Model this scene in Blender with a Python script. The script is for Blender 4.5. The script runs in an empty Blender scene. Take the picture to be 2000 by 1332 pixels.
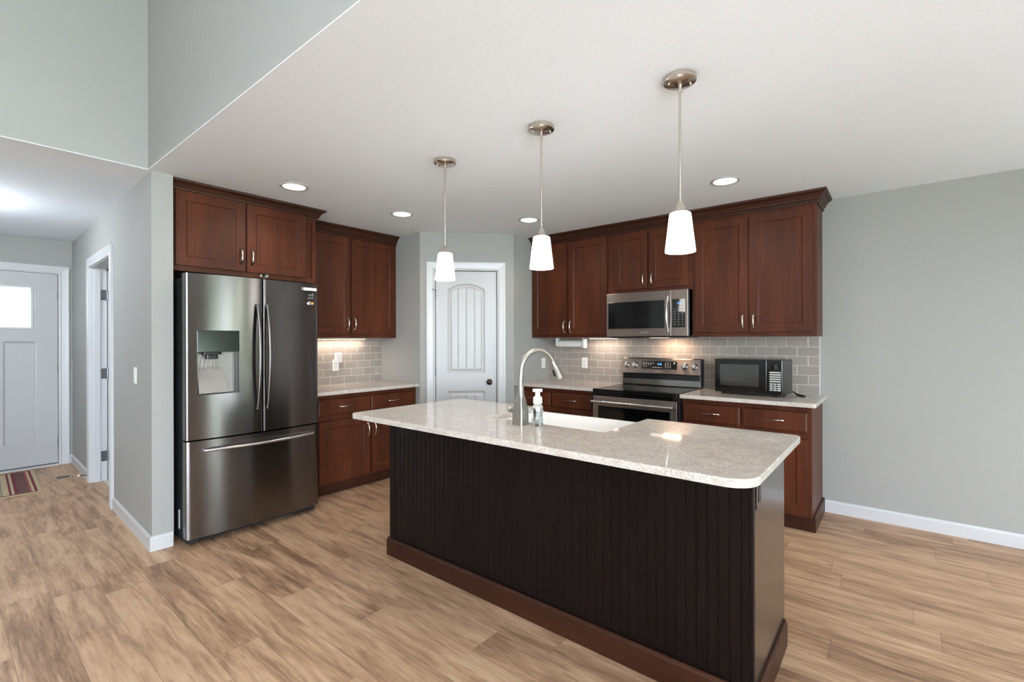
import bpy, bmesh, math, random
from mathutils import Vector, Matrix
random.seed(4)
S = bpy.context.scene
COL = S.collection
PI = math.pi
H = 2.4532            # flat ceiling height

# ------------------------------------------------------------------ camera
cam_d = bpy.data.cameras.new('camera'); cam = bpy.data.objects.new('camera', cam_d); COL.objects.link(cam)
cam_d.sensor_width = 36.0; cam_d.sensor_fit = 'HORIZONTAL'
cam_d.lens = 924.08 * 36.0 / 2000.0
cam_d.shift_y = (663.79 - 666.0) / 2000.0
cam_d.clip_start = 0.02; cam_d.clip_end = 200
cam.matrix_world = Matrix.Translation((4.4233, -4.4493, 1.3564)) @ Matrix.Rotation(math.radians(39.2551), 4, 'Z') @ Matrix.Rotation(PI/2, 4, 'X') @ Matrix.Rotation(-0.0024, 4, 'Z')
S.camera = cam

# ------------------------------------------------------------------ world, exposure
w = bpy.data.worlds.new('sky'); S.world = w; w.use_nodes = True
bg = w.node_tree.nodes['Background']
bg.inputs['Color'].default_value = (0.83, 0.92, 1.0, 1); bg.inputs['Strength'].default_value = 21.0
S.view_settings.view_transform = 'Standard'; S.view_settings.look = 'None'
S.view_settings.exposure = 0.0; S.view_settings.gamma = 1.0; S.view_settings.use_curve_mapping = False
try:
    S.cycles.max_bounces = 10; S.cycles.diffuse_bounces = 6; S.cycles.glossy_bounces = 5; S.cycles.transmission_bounces = 8
    S.cycles.sample_clamp_indirect = 8.0; S.cycles.caustics_reflective = False; S.cycles.caustics_refractive = False
except Exception: pass

def lamp(name, kind, loc, power, color, size=None, size_y=None, rot=(0,0,0), **kw):
    d = bpy.data.lights.new(name, kind); o = bpy.data.objects.new(name, d); COL.objects.link(o)
    o.location = loc; o.rotation_euler = rot; d.energy = power; d.color = color
    if kind == 'AREA':
        d.shape = kw.get('shape', 'RECTANGLE'); d.size = size
        if d.shape == 'RECTANGLE': d.size_y = size_y
        if 'spread' in kw: d.spread = kw['spread']
    else:
        d.shadow_soft_size = size or 0.05
    return o
def portal(name, loc, sx, sy, rot):
    o = lamp(name, 'AREA', loc, 1, (1,1,1), sx, sy, rot); o.data.cycles.is_portal = True; return o
# daylight from the great-room glazing (behind the camera), boosted by an added lamp, and from the dining-side patio door
DAY = (0.83, 0.92, 1.0)
lamp('daylight_fill_greatroom', 'AREA', (6.90, -6.75, 1.55), 390, DAY, 3.9, 2.1, (math.radians(132), 0, PI/2))  # added area lamp inside the window, tilted up to brighten ceiling and upper walls
portal('patio_portal', (6.96, -1.665, 1.03), 1.72, 2.0, (PI/2, 0, PI/2))

# ------------------------------------------------------------------ materials
MATS = {}
def new_mat(n):
    m = bpy.data.materials.new(n); m.use_nodes = True
    nt = m.node_tree; b = nt.nodes['Principled BSDF']; MATS[n] = m
    return m, nt, b
def lin(r, g, b):
    f = lambda c: ((c/255)/12.92 if c/255 <= 0.04045 else (((c/255)+0.055)/1.055)**2.4)
    return (f(r), f(g), f(b), 1)
def simple(n, rgb, rough=0.5, metal=0.0, spec=0.5, **kw):
    m, nt, b = new_mat(n)
    b.inputs['Base Color'].default_value = lin(*rgb); b.inputs['Roughness'].default_value = rough
    b.inputs['Metallic'].default_value = metal; b.inputs['Specular IOR Level'].default_value = spec
    if 'bump' in kw:
        sc, st = kw['bump']
        tc = nt.nodes.new('ShaderNodeTexCoord'); nz = nt.nodes.new('ShaderNodeTexNoise'); nz.inputs['Scale'].default_value = sc
        nz.inputs['Detail'].default_value = 3
        bp = nt.nodes.new('ShaderNodeBump'); bp.inputs['Strength'].default_value = st; bp.inputs['Distance'].default_value = 0.003
        nt.links.new(tc.outputs['Object'], nz.inputs['Vector']); nt.links.new(nz.outputs['Fac'], bp.inputs['Height']); nt.links.new(bp.outputs['Normal'], b.inputs['Normal'])
    if 'coat' in kw: b.inputs['Coat Weight'].default_value = kw['coat']; b.inputs['Coat Roughness'].default_value = kw.get('coat_r', .1)
    return m
def emit(n, rgb, strength):
    m, nt, b = new_mat(n)
    b.inputs['Base Color'].default_value = (*rgb, 1); b.inputs['Emission Color'].default_value = (*rgb, 1); b.inputs['Emission Strength'].default_value = strength
    return m
class NB:
    """tiny node builder"""
    def __init__(s, nt): s.nt = nt
    def n(s, t, **ins):
        nd = s.nt.nodes.new(t)
        for k, v in ins.items():
            if k.startswith('_'): setattr(nd, k[1:], v)
            else:
                sock = nd.inputs[int(k[1:])] if k[0] == 'i' and k[1:].isdigit() else nd.inputs[k.replace('__', ' ')]
                if hasattr(v, 'node'): s.nt.links.new(v, sock)
                else: sock.default_value = v
        return nd
    def m(s, op, a, b=0.0, c=None):
        nd = s.n('ShaderNodeMath', _operation=op, i0=a, i1=b)
        if c is not None:
            if hasattr(c, 'node'): s.nt.links.new(c, nd.inputs[2])
            else: nd.inputs[2].default_value = c
        return nd.outputs[0]
    def ramp(s, fac, stops):
        nd = s.n('ShaderNodeValToRGB', Fac=fac); el = nd.color_ramp.elements
        while len(el) < len(stops): el.new(0.5)
        for e, (p, c) in zip(el, stops): e.position = p; e.color = c
        return nd.outputs['Color']
    def mix(s, fac, a, b, blend='MIX'):
        nd = s.n('ShaderNodeMix', _data_type='RGBA', _blend_type=blend)
        for i, v in ((0, fac), (6, a), (7, b)):
            if hasattr(v, 'node'): s.nt.links.new(v, nd.inputs[i])
            else: nd.inputs[i].default_value = v
        return nd.outputs[2]

def wood(n, dark, mid, light, rough=0.33, grain=1.0, horiz=False, spec=0.5, coat=0.0):
    m, nt, b = new_mat(n); k = NB(nt)
    tc = k.n('ShaderNodeTexCoord')
    sc = (3.0, 60.0, 60.0) if horiz else (60.0, 60.0, 3.0)
    mp = k.n('ShaderNodeMapping', Vector=tc.outputs['Object'], Scale=sc)
    n1 = k.n('ShaderNodeTexNoise', Vector=mp.outputs[0], Scale=1.0, Detail=6.0, Roughness=0.65, Distortion=0.4)
    mp2 = k.n('ShaderNodeMapping', Vector=tc.outputs['Object'], Scale=(7, 7, 0.9) if not horiz else (.9, 7, 7))
    n2 = k.n('ShaderNodeTexNoise', Vector=mp2.outputs[0], Scale=1.0, Detail=3.0, Roughness=0.5)
    f = k.m('ADD', k.m('MULTIPLY', n1.outputs[0], 0.55*grain), k.m('MULTIPLY', n2.outputs[0], 0.55))
    c = k.ramp(f, [(0.30, lin(*dark)), (0.52, lin(*mid)), (0.75, lin(*light))])
    nt.links.new(c, b.inputs['Base Color'])
    b.inputs['Roughness'].default_value = rough; b.inputs['Specular IOR Level'].default_value = spec
    if coat: b.inputs['Coat Weight'].default_value = coat; b.inputs['Coat Roughness'].default_value = .22
    bp = k.n('ShaderNodeBump', Height=n1.outputs[0], Strength=0.06, Distance=0.001); nt.links.new(bp.outputs[0], b.inputs['Normal'])
    return m
wood('cherry_wood', (52, 23, 12), (72, 33, 17), (94, 46, 25), 0.42, spec=.32)
wood('espresso_wood', (9, 5, 4), (13, 7, 6), (20, 11, 9), 0.45, spec=.2)
wood('espresso_side', (22, 13, 11), (31, 19, 16), (42, 27, 22), 0.30, coat=.8)
wood('trim_wood', (38, 18, 11), (50, 25, 15), (66, 35, 21), 0.42, horiz=True, spec=.32)

def floor_mat():
    m, nt, b = new_mat('vinyl_plank'); k = NB(nt)
    g = k.n('ShaderNodeNewGeometry'); sp = k.n('ShaderNodeSeparateXYZ', Vector=g.outputs['Position'])
    X, Y = sp.outputs[0], sp.outputs[1]
    PW, PL = 0.182, 1.22
    ry = k.m('DIVIDE', k.m('ADD', Y, 0.05), PW); row = k.m('FLOOR', ry)
    off = k.n('ShaderNodeTexWhiteNoise', _noise_dimensions='1D', W=row).outputs[0]
    cx = k.m('ADD', k.m('DIVIDE', X, PL), k.m('MULTIPLY', off, 7.0)); col = k.m('FLOOR', cx)
    cell = k.n('ShaderNodeCombineXYZ', X=row, Y=col, Z=0.0).outputs[0]
    rnd = k.n('ShaderNodeTexWhiteNoise', _noise_dimensions='3D', Vector=cell)
    r = rnd.outputs[0]
    shift = k.m('MULTIPLY', r, 37.0)
    v1 = k.n('ShaderNodeCombineXYZ', X=k.m('MULTIPLY', X, 2.2), Y=k.m('MULTIPLY', Y, 26.0), Z=shift).outputs[0]
    g1 = k.n('ShaderNodeTexNoise', Vector=v1, Scale=1.0, Detail=6.0, Roughness=0.62, Distortion=0.6).outputs[0]
    v2 = k.n('ShaderNodeCombineXYZ', X=k.m('MULTIPLY', X, 1.6), Y=k.m('MULTIPLY', Y, 8.0), Z=k.m('ADD', shift, 9.0)).outputs[0]
    g2 = k.n('ShaderNodeTexNoise', Vector=v2, Scale=1.0, Detail=4.0, Roughness=0.55, Distortion=1.0).outputs[0]
    v3 = k.n('ShaderNodeCombineXYZ', X=k.m('MULTIPLY', X, 9.0), Y=k.m('MULTIPLY', Y, 110.0), Z=shift).outputs[0]
    g3 = k.n('ShaderNodeTexNoise', Vector=v3, Scale=1.0, Detail=3.0, Roughness=0.6).outputs[0]
    f = k.m('ADD', k.m('ADD', k.m('MULTIPLY', g1, 0.42), k.m('MULTIPLY', g2, 0.46)), k.m('MULTIPLY', k.m('SUBTRACT', r, 0.5), 0.07))
    f = k.m('ADD', f, k.m('MULTIPLY', k.m('SUBTRACT', g3, 0.5), 0.24))
    c = k.ramp(f, [(0.28, lin(104, 76, 58)), (0.385, lin(150, 116, 90)), (0.48, lin(184, 149, 119)), (0.60, lin(206, 174, 143))])
    c = k.mix(k.m('MULTIPLY', rnd.outputs[0], 0.22), c, lin(180, 146, 118))
    # seams between planks
    fy = k.m('FRACT', ry); fx = k.m('FRACT', cx)
    ey = k.m('MULTIPLY', k.m('MINIMUM', fy, k.m('SUBTRACT', 1.0, fy)), PW)
    ex = k.m('MULTIPLY', k.m('MINIMUM', fx, k.m('SUBTRACT', 1.0, fx)), PL)
    e = k.m('MINIMUM', ex, ey)
    seam = k.n('ShaderNodeMapRange', Value=e, i1=0.0004, i2=0.0022, i3=0.62, i4=1.0).outputs[0]
    c = k.mix(1.0, c, k.n('ShaderNodeCombineXYZ', X=seam, Y=seam, Z=seam).outputs[0], 'MULTIPLY')
    nt.links.new(c, b.inputs['Base Color'])
    b.inputs['Roughness'].default_value = 0.42; b.inputs['Specular IOR Level'].default_value = 0.35
    bp = k.n('ShaderNodeBump', Height=k.m('ADD', k.m('MULTIPLY', seam, 1.0), k.m('MULTIPLY', g3, 0.25)), Strength=0.18, Distance=0.001)
    nt.links.new(bp.outputs[0], b.inputs['Normal'])
floor_mat()

def quartz():
    m, nt, b = new_mat('quartz'); k = NB(nt)
    g = k.n('ShaderNodeNewGeometry'); P = g.outputs['Position']
    nz = k.n('ShaderNodeTexNoise', Vector=P, Scale=9.0, Detail=4.0, Roughness=0.6).outputs['Color']
    warp = k.mix(0.13, P, nz, 'LINEAR_LIGHT')
    n0 = k.n('ShaderNodeTexNoise', Vector=warp, Scale=26.0, Detail=6.0, Roughness=0.66, Distortion=2.6).outputs[0]
    vein = k.m('ABSOLUTE', k.m('SUBTRACT', n0, 0.5))
    v2 = k.n('ShaderNodeTexNoise', Vector=warp, Scale=75.0, Detail=4.0, Roughness=0.7, Distortion=1.6).outputs[0]
    blot = k.n('ShaderNodeTexNoise', Vector=P, Scale=14.0, Detail=3.0, Roughness=0.6).outputs[0]
    base = k.ramp(v2, [(0.33, lin(184, 174, 165)), (0.5, lin(214, 206, 198)), (0.66, lin(230, 224, 217))])
    base = k.mix(k.n('ShaderNodeMapRange', Value=blot, i1=0.42, i2=0.68, i3=0.0, i4=0.5).outputs[0], base, lin(192, 182, 174))
    vf = k.n('ShaderNodeMapRange', Value=vein, i1=0.0, i2=0.06, i3=0.75, i4=0.0).outputs[0]
    c = k.mix(vf, base, lin(136, 126, 118))
    nt.links.new(c, b.inputs['Base Color']); b.inputs['Roughness'].default_value = 0.05; b.inputs['Specular IOR Level'].default_value = 0.5
quartz()

def tile(n, axis, phase):
    """running-bond 6x3 inch subway tile; axis = world axis along the wall, phase = world coordinate of a joint on odd rows"""
    m, nt, b = new_mat(n); k = NB(nt)
    g = k.n('ShaderNodeNewGeometry'); sp = k.n('ShaderNodeSeparateXYZ', Vector=g.outputs['Position'])
    A = sp.outputs[axis]; Zc = sp.outputs[2]
    TW, TH = 0.1524, 0.0762
    rz = k.m('DIVIDE', k.m('SUBTRACT', Zc, 0.914), TH); row = k.m('FLOOR', rz)
    odd = k.m('MODULO', row, 2.0)
    ca = k.m('ADD', k.m('DIVIDE', k.m('SUBTRACT', A, phase), TW), k.m('MULTIPLY', odd, 0.5))
    fz = k.m('FRACT', rz); fa = k.m('FRACT', k.m('ADD', ca, 100.0))
    ez = k.m('MULTIPLY', k.m('MINIMUM', fz, k.m('SUBTRACT', 1.0, fz)), TH)
    ea = k.m('MULTIPLY', k.m('MINIMUM', fa, k.m('SUBTRACT', 1.0, fa)), TW)
    e = k.m('MINIMUM', ez, ea)
    t = k.n('ShaderNodeMapRange', Value=e, i1=0.0012, i2=0.0022, i3=0.0, i4=1.0).outputs[0]
    cell = k.n('ShaderNodeCombineXYZ', X=row, Y=k.m('FLOOR', ca), Z=0.0).outputs[0]
    rn = k.n('ShaderNodeTexWhiteNoise', _noise_dimensions='3D', Vector=cell).outputs[0]
    tc = k.mix(rn, lin(148, 140, 134), lin(160, 151, 144))
    c = k.mix(t, lin(208, 201, 193), tc)
    nt.links.new(c, b.inputs['Base Color'])
    ro = k.n('ShaderNodeMapRange', Value=t, i1=0.0, i2=1.0, i3=0.8, i4=0.16).outputs[0]
    nt.links.new(ro, b.inputs['Roughness'])
    hb = k.n('ShaderNodeMapRange', Value=e, i1=0.0008, i2=0.005, i3=0.0, i4=1.0).outputs[0]
    bp = k.n('ShaderNodeBump', Height=hb, Strength=0.5, Distance=0.002); nt.links.new(bp.outputs[0], b.inputs['Normal'])
tile('subway_tile_back', 0, 3.939); tile('subway_tile_left', 1, -1.316)

def rug_mat():
    m, nt, b = new_mat('rug_weave'); k = NB(nt)
    tc = k.n('ShaderNodeTexCoord'); sp = k.n('ShaderNodeSeparateXYZ', Vector=tc.outputs['Object'])
    yy = k.m('MULTIPLY', k.m('ABSOLUTE', sp.outputs[1]), 1.0/0.43)   # 0 centre, 1 edge
    xx = k.m('MULTIPLY', k.m('ABSOLUTE', sp.outputs[0]), 1.0/0.54)
    tan, red, brown, wine = lin(184, 164, 134), lin(118, 38, 50), lin(98, 66, 62), lin(108, 38, 52)
    nd = k.n('ShaderNodeValToRGB', Fac=yy); nd.color_ramp.interpolation = 'CONSTANT'
    st = [(0, tan), (.40, lin(140, 132, 112)), (.43, tan), (.52, wine), (.555, tan), (.60, wine), (.66, brown), (.82, lin(150, 70, 70)), (.85, tan), (.89, wine), (.93, tan)]
    el = nd.color_ramp.elements
    while len(el) < len(st): el.new(.5)
    for e, (p, c) in zip(el, st): e.position = p; e.color = c
    nzr = k.n('ShaderNodeTexNoise', Vector=tc.outputs['Object'], Scale=14.0, Detail=2.0, Distortion=1.5).outputs[0]
    leaf = k.m('MULTIPLY', k.m('GREATER_THAN', nzr, 0.53), k.m('LESS_THAN', yy, 0.38))
    c = k.mix(leaf, nd.outputs[0], lin(122, 108, 74))
    edge = k.m('MULTIPLY', k.m('GREATER_THAN', xx, 0.90), k.m('LESS_THAN', yy, 0.93))
    c = k.mix(edge, c, brown)
    edge2 = k.m('GREATER_THAN', xx, 0.955)
    c = k.mix(edge2, c, tan)
    nt.links.new(c, b.inputs['Base Color']); b.inputs['Roughness'].default_value = 0.95
    bp = k.n('ShaderNodeBump', Height=k.n('ShaderNodeTexNoise', Vector=tc.outputs['Object'], Scale=260.0).outputs[0], Strength=0.5, Distance=0.003); nt.links.new(bp.outputs[0], b.inputs['Normal'])
rug_mat()

def brushed(n, rgb, rough, axis_scale, metal=1.0, amt=0.06, aniso=None):
    m, nt, b = new_mat(n); k = NB(nt)
    tc = k.n('ShaderNodeTexCoord'); mp = k.n('ShaderNodeMapping', Vector=tc.outputs['Object'], Scale=axis_scale)
    nz = k.n('ShaderNodeTexNoise', Vector=mp.outputs[0], Scale=1.0, Detail=4.0).outputs[0]
    r = k.n('ShaderNodeMapRange', Value=nz, i1=0.3, i2=0.7, i3=rough-amt, i4=rough+amt).outputs[0]
    nt.links.new(r, b.inputs['Roughness']); b.inputs['Base Color'].default_value = lin(*rgb); b.inputs['Metallic'].default_value = metal
    if aniso:      # horizontal brushing: highlights stretch vertically
        b.inputs['Anisotropic'].default_value = aniso
        cv = k.n('ShaderNodeCombineXYZ', X=0.0, Y=0.0, Z=1.0); nt.links.new(cv.outputs[0], b.inputs['Tangent'])
    return m
brushed('dark_steel', (122, 119, 119), 0.22, (3, 3, 300), amt=0.012, aniso=.95)
brushed('range_steel', (150, 140, 136), 0.33, (2, 2, 160), amt=.02, aniso=.85)
brushed('handle_steel', (200, 200, 202), 0.25, (6, 6, 6), amt=.01)
brushed('polished_steel', (150, 146, 144), 0.13, (6, 6, 6), amt=.01)
brushed('nickel', (205, 196, 186), 0.24, (6, 6, 6), amt=.01)
brushed('faucet_nickel', (176, 171, 165), 0.37, (8, 8, 8), amt=.01)
simple('fridge_side', (30, 31, 34), 0.5, spec=.4)
simple('wall_paint', (157, 157, 154), 0.75, spec=.25, bump=(260, .05))
simple('ceiling_paint', (233, 240, 248), 0.9, spec=.1, bump=(55, .35))
simple('white_trim', (194, 195, 198), 0.34)
simple('white_door', (180, 181, 183), 0.38)
simple('white_plastic', (232, 231, 228), 0.35)
simple('fireclay', (236, 234, 230), 0.10, spec=.6)
simple('black_glass', (9, 9, 10), 0.05, spec=.6)
simple('oven_glass', (8, 8, 9), 0.08, spec=.5)
simple('black_plastic', (17, 17, 18), 0.35)
simple('black_gloss', (12, 12, 13), 0.14)
simple('rubber', (20, 20, 21), 0.7)
simple('hinge_metal', (112, 114, 116), 0.35, metal=1.0)
simple('knob_metal', (96, 92, 90), 0.25, metal=1.0)
simple('key_print', (190, 190, 190), 0.5)
simple('silver_print', (214, 212, 208), 0.4, metal=.5)
simple('grey_panel', (150, 146, 143), 0.38, metal=.7)
simple('vent_tan', (160, 140, 118), 0.45)
simple('dark_slot', (26, 21, 19), 0.7)
simple('tile_pale', (206, 202, 196), 0.6)
simple('sticker', (206, 208, 210), 0.6)
simple('orange', (222, 160, 70), 0.5)
simple('mesh_screen', (46, 47, 47), 0.05, spec=.9)
simple('bronze', (70, 62, 58), 0.3, metal=1.0)
simple('can_trim', (186, 186, 184), 0.5); simple('paper', (226, 226, 220), 0.8)
simple('bracket_plastic', (196, 204, 204), 0.4)
simple('grass', (92, 128, 60), 0.9); simple('leaf', (78, 128, 58), 0.6); simple('bark', (84, 66, 52), 0.9); simple('patio', (205, 203, 196), .9)
emit('shade_glow', (1.0, 0.96, 0.91), 13.0)
emit('can_glow', (1.0, 0.96, 0.90), 9.0)
emit('strip_glow', (1.0, 0.80, 0.62), 3.0)
emit('blue_led', (0.10, 0.40, 1.0), 1.6)
emit('frosted_daylight', (0.90, 1.0, 0.98), 1.05)
def glass(n, rgb, rough=0.0, ior=1.45):
    m, nt, b = new_mat(n)
    b.inputs['Base Color'].default_value = (*rgb, 1); b.inputs['Transmission Weight'].default_value = 1; b.inputs['Roughness'].default_value = rough; b.inputs['IOR'].default_value = ior
glass('clear_plastic', (0.97, 0.99, 0.99)); glass('soap_liquid', (0.86, 0.93, 0.92), 0.02, 1.34)
def pane(n):
    m, nt, b = new_mat(n); k = NB(nt)
    t = k.n('ShaderNodeBsdfTransparent'); gl = k.n('ShaderNodeBsdfGlossy', Roughness=0.0)
    mx = k.n('ShaderNodeMixShader', i0=0.06, i1=t.outputs[0], i2=gl.outputs[0])
    nt.links.new(mx.outputs[0], nt.nodes['Material Output'].inputs['Surface'])
pane('window_pane')

# ------------------------------------------------------------------ mesh helpers
def BM(): return bmesh.new()
def box(bm, x0, x1, y0, y1, z0, z1):
    v = [bm.verts.new((x, y, z)) for x in (x0, x1) for y in (y0, y1) for z in (z0, z1)]
    for q in ((0,1,3,2), (4,6,7,5), (0,4,5,1), (2,3,7,6), (0,2,6,4), (1,5,7,3)): bm.faces.new([v[i] for i in q])
    return bm
def bx(*a): return box(BM(), *a)
def frames(pts):
    pts = [Vector(p) for p in pts]; n = len(pts); T = []
    for i in range(n):
        a = pts[max(0, i-1)]; b = pts[min(n-1, i+1)]; T.append((b-a).normalized())
    up = Vector((0, 0, 1)) if abs(T[0].z) < .9 else Vector((1, 0, 0))
    N = (up - T[0]*up.dot(T[0])).normalized(); out = []
    for i in range(n):
        N = (N - T[i]*N.dot(T[i])).normalized(); out.append((pts[i], N, T[i].cross(N)))
    return out
def tube(bm, pts, r, seg=12, rb=None, caps=True):
    """round (or elliptical: rb) tube along pts; r a number or a list"""
    fr = frames(pts); rings = []
    for i, (p, N, B) in enumerate(fr):
        ra = r[i] if isinstance(r, (list, tuple)) else r
        rr = (rb[i] if isinstance(rb, (list, tuple)) else rb) if rb is not None else ra
        rings.append([bm.verts.new(p + N*ra*math.cos(2*PI*k/seg) + B*rr*math.sin(2*PI*k/seg)) for k in range(seg)])
    for a, b in zip(rings, rings[1:]):
        for k in range(seg): bm.faces.new((a[k], a[(k+1) % seg], b[(k+1) % seg], b[k]))
    if caps: bm.faces.new(rings[0][::-1]); bm.faces.new(rings[-1])
    return bm
def lathe(bm, prof, c=(0,0,0), seg=32, axis='Z'):
    """prof = [(r, z)...]"""
    c = Vector(c); rings = []
    def P(r, z, a):
        x, y = r*math.cos(a), r*math.sin(a)
        v = (x, y, z) if axis == 'Z' else ((x, -z, y) if axis == '-Y' else (z, x, y))
        return c + Vector(v)
    for r, z in prof:
        rings.append([bm.verts.new(P(r, z, 0))] if r < 1e-6 else [bm.verts.new(P(r, z, 2*PI*k/seg)) for k in range(seg)])
    for a, b in zip(rings, rings[1:]):
        for k in range(seg):
            k2 = (k+1) % seg
            if len(a) == 1 and len(b) == 1: continue
            if len(a) == 1: bm.faces.new((a[0], b[k], b[k2]))
            elif len(b) == 1: bm.faces.new((a[k], b[0], a[k2]))
            else: bm.faces.new((a[k], b[k], b[k2], a[k2]))
    return bm
def prism(bm, pts, z0, z1):
    a = [bm.verts.new((x, y, z0)) for x, y in pts]; b = [bm.verts.new((x, y, z1)) for x, y in pts]; n = len(pts)
    bm.faces.new(a[::-1]); bm.faces.new(b)
    for i in range(n): bm.faces.new((a[i], a[(i+1) % n], b[(i+1) % n], b[i]))
    return bm
def xprism(bm, pts, x0, x1):
    """polygon in (y,z) extruded along x"""
    a = [bm.verts.new((x0, y, z)) for y, z in pts]; b = [bm.verts.new((x1, y, z)) for y, z in pts]; n = len(pts)
    bm.faces.new(a); bm.faces.new(b[::-1])
    for i in range(n): bm.faces.new((a[i], b[i], b[(i+1) % n], a[(i+1) % n]))
    return bm
def yprism(bm, pts, y0, y1):
    """polygon in (x,z) extruded along y"""
    a = [bm.verts.new((x, y0, z)) for x, z in pts]; b = [bm.verts.new((x, y1, z)) for x, z in pts]; n = len(pts)
    bm.faces.new(a[::-1]); bm.faces.new(b)
    for i in range(n): bm.faces.new((a[i], a[(i+1) % n], b[(i+1) % n], b[i]))
    return bm
def sweep(bm, path, prof):
    """sweep closed profile [(out, z)] along 2-D path, mitred; out points to the right of travel"""
    P = [Vector(p) for p in path]; n = len(P); rings = []
    D = [(P[i+1]-P[i]).normalized() for i in range(n-1)]; N = [Vector((d.y, -d.x)) for d in D]
    for i in range(n):
        a = N[max(0, i-1)]; b = N[min(n-2, i)]; m = (a+b)/(1+a.dot(b))
        rings.append([bm.verts.new((P[i].x+m.x*o, P[i].y+m.y*o, z)) for o, z in prof])
    k = len(prof)
    for a, b in zip(rings, rings[1:]):
        for j in range(k): bm.faces.new((a[j], a[(j+1) % k], b[(j+1) % k], b[j]))
    bm.faces.new(rings[0][::-1]); bm.faces.new(rings[-1])
    return bm
def rrect(x0, x1, y0, y1, r, seg=8):
    """rounded rectangle, r = radius or dict of corner radii (ll, lr, ur, ul)"""
    R = r if isinstance(r, (list, tuple)) else [r]*4; out = []
    for (cx, cy, a0), q in zip(((x0, y0, PI), (x1, y0, -PI/2), (x1, y1, 0), (x0, y1, PI/2)), R):
        ox = cx + (q if cx == x0 else -q); oy = cy + (q if cy == y0 else -q)
        if q <= 0: out.append((cx, cy)); continue
        for i in range(seg+1):
            a = a0 + PI/2*i/seg; out.append((ox+q*math.cos(a), oy+q*math.sin(a)))
    return out
def arc(c, r, a0, a1, n, f): return [f(c[0]+r*math.cos(a0+(a1-a0)*i/n), c[1]+r*math.sin(a0+(a1-a0)*i/n)) for i in range(n+1)]

ORG = {}
def obj(name, bm, mat, parent=None, bev=0.0, smooth=False, label=None, local=False, seg=2):
    """link a bmesh as ONE mesh object.  Coordinates are world unless the parent is a rotated thing (local=True or parent marked local)"""
    me = bpy.data.meshes.new(name)
    bmesh.ops.recalc_face_normals(bm, faces=bm.faces)
    o = bpy.data.objects.new(name, me); COL.objects.link(o)
    if parent is not None:
        o.parent = parent
        org = ORG.get(parent.name, Vector((0, 0, 0)))
    else:
        org = Vector((0, 0, 0))
        if not local and bm.verts:
            lo = Vector([min(v.co[i] for v in bm.verts) for i in range(3)]); hi = Vector([max(v.co[i] for v in bm.verts) for i in range(3)])
            org = Vector(((lo.x+hi.x)/2, (lo.y+hi.y)/2, lo.z)); o.location = org
    ORG[o.name] = org
    if org.length: bmesh.ops.translate(bm, verts=bm.verts, vec=-org)
    bm.to_mesh(me); bm.free()
    ms = mat if isinstance(mat, (list, tuple)) else [mat]
    for q in ms: me.materials.append(MATS[q])
    if smooth:
        for p in me.polygons: p.use_smooth = True
        try: me.set_sharp_from_angle(angle=math.radians(38))
        except Exception: pass
    if bev:
        md = o.modifiers.new('bevel', 'BEVEL'); md.width = bev; md.segments = seg; md.limit_method = 'ANGLE'; md.angle_limit = math.radians(40)
        md.harden_normals = False
    if label: o['label'] = label
    return o
def tag(o, label, cat, group=None):
    o['label'] = label; o['category'] = cat
    if group: o['group'] = group
    return o
def thing(name, label, cat, loc=(0,0,0), rz=0.0, group=None, local=False):
    o = bpy.data.objects.new(name, None); COL.objects.link(o); o.location = loc; o.rotation_euler = (0, 0, rz)
    o.empty_display_size = .1
    ORG[o.name] = Vector((0,0,0)) if (rz or local) else Vector(loc)
    return tag(o, label, cat, group)
def struct(name, bm, mat, parent=None, bev=0.0, loc=None, rz=None, smooth=False):
    o = obj(name, bm, mat, parent, bev, smooth, local=loc is not None)
    if loc is not None: o.location = loc; o.rotation_euler = (0, 0, rz or 0)
    if parent is None: o['kind'] = 'structure'
    return o
def copy_tree(o, parent=None):
    c = o.copy(); COL.objects.link(c)
    if parent: c.parent = parent
    for ch in list(o.children): copy_tree(ch, c)
    return c
def text_bm(s, size, depth, font_align='CENTER'):
    cu = bpy.data.curves.new('letters', 'FONT'); cu.body = s; cu.size = size; cu.extrude = depth; cu.align_x = font_align; cu.align_y = 'CENTER'
    t = bpy.data.objects.new('letters', cu); COL.objects.link(t)
    dg = bpy.context.evaluated_depsgraph_get(); me = bpy.data.meshes.new_from_object(t.evaluated_get(dg))
    bm = BM(); bm.from_mesh(me)
    bpy.data.objects.remove(t); bpy.data.curves.remove(cu); bpy.data.meshes.remove(me)
    return bm
def xf(bm, M): bmesh.ops.transform(bm, matrix=M, verts=bm.verts); return bm
FRONT = Matrix.Rotation(PI/2, 4, 'X')      # text lying in XY -> upright facing -Y

# ------------------------------------------------------------------ the room shell
XW = 7.0; YB = -9.0; ZG = 3.9; XE = 0.694; XD = -2.72; YH = -5.15
HALL = (0.694, -3.558, 0.0); HR = -math.atan2(0.093, 3.414)      # near corner and bearing of the hall wall
bm = BM(); box(bm, XD-.2, XW+.1, YB-.1, -3.40, -.08, 0); box(bm, -.15, XW+.1, -3.40, .12, -.08, 0); struct('floor', bm, 'vinyl_plank')
bm = BM(); box(bm, -.12, XW+.1, -3.46, .12, H, H+.12); box(bm, -.12, XW+.1, -3.575, -3.46, H, H+.004); struct('ceiling', bm, 'ceiling_paint')
bm = BM(); box(bm, XD-.12, XE-.114, YH-.1, -3.575, H, H+.12); box(bm, XE-.114, XE+.006, YH-.1, -3.575, H, H+.004); box(bm, XD-.12, -.12, -3.575, -3.35, H, H+.12); struct('ceiling_hall', bm, 'ceiling_paint')
struct('ceiling_greatroom', bx(XE-.1, XW+.1, YB-.1, -3.45, ZG, ZG+.1), 'ceiling_paint')
struct('wall_back', bx(-.12, XW+.1, 0, .12, 0, H), 'wall_paint')
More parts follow.
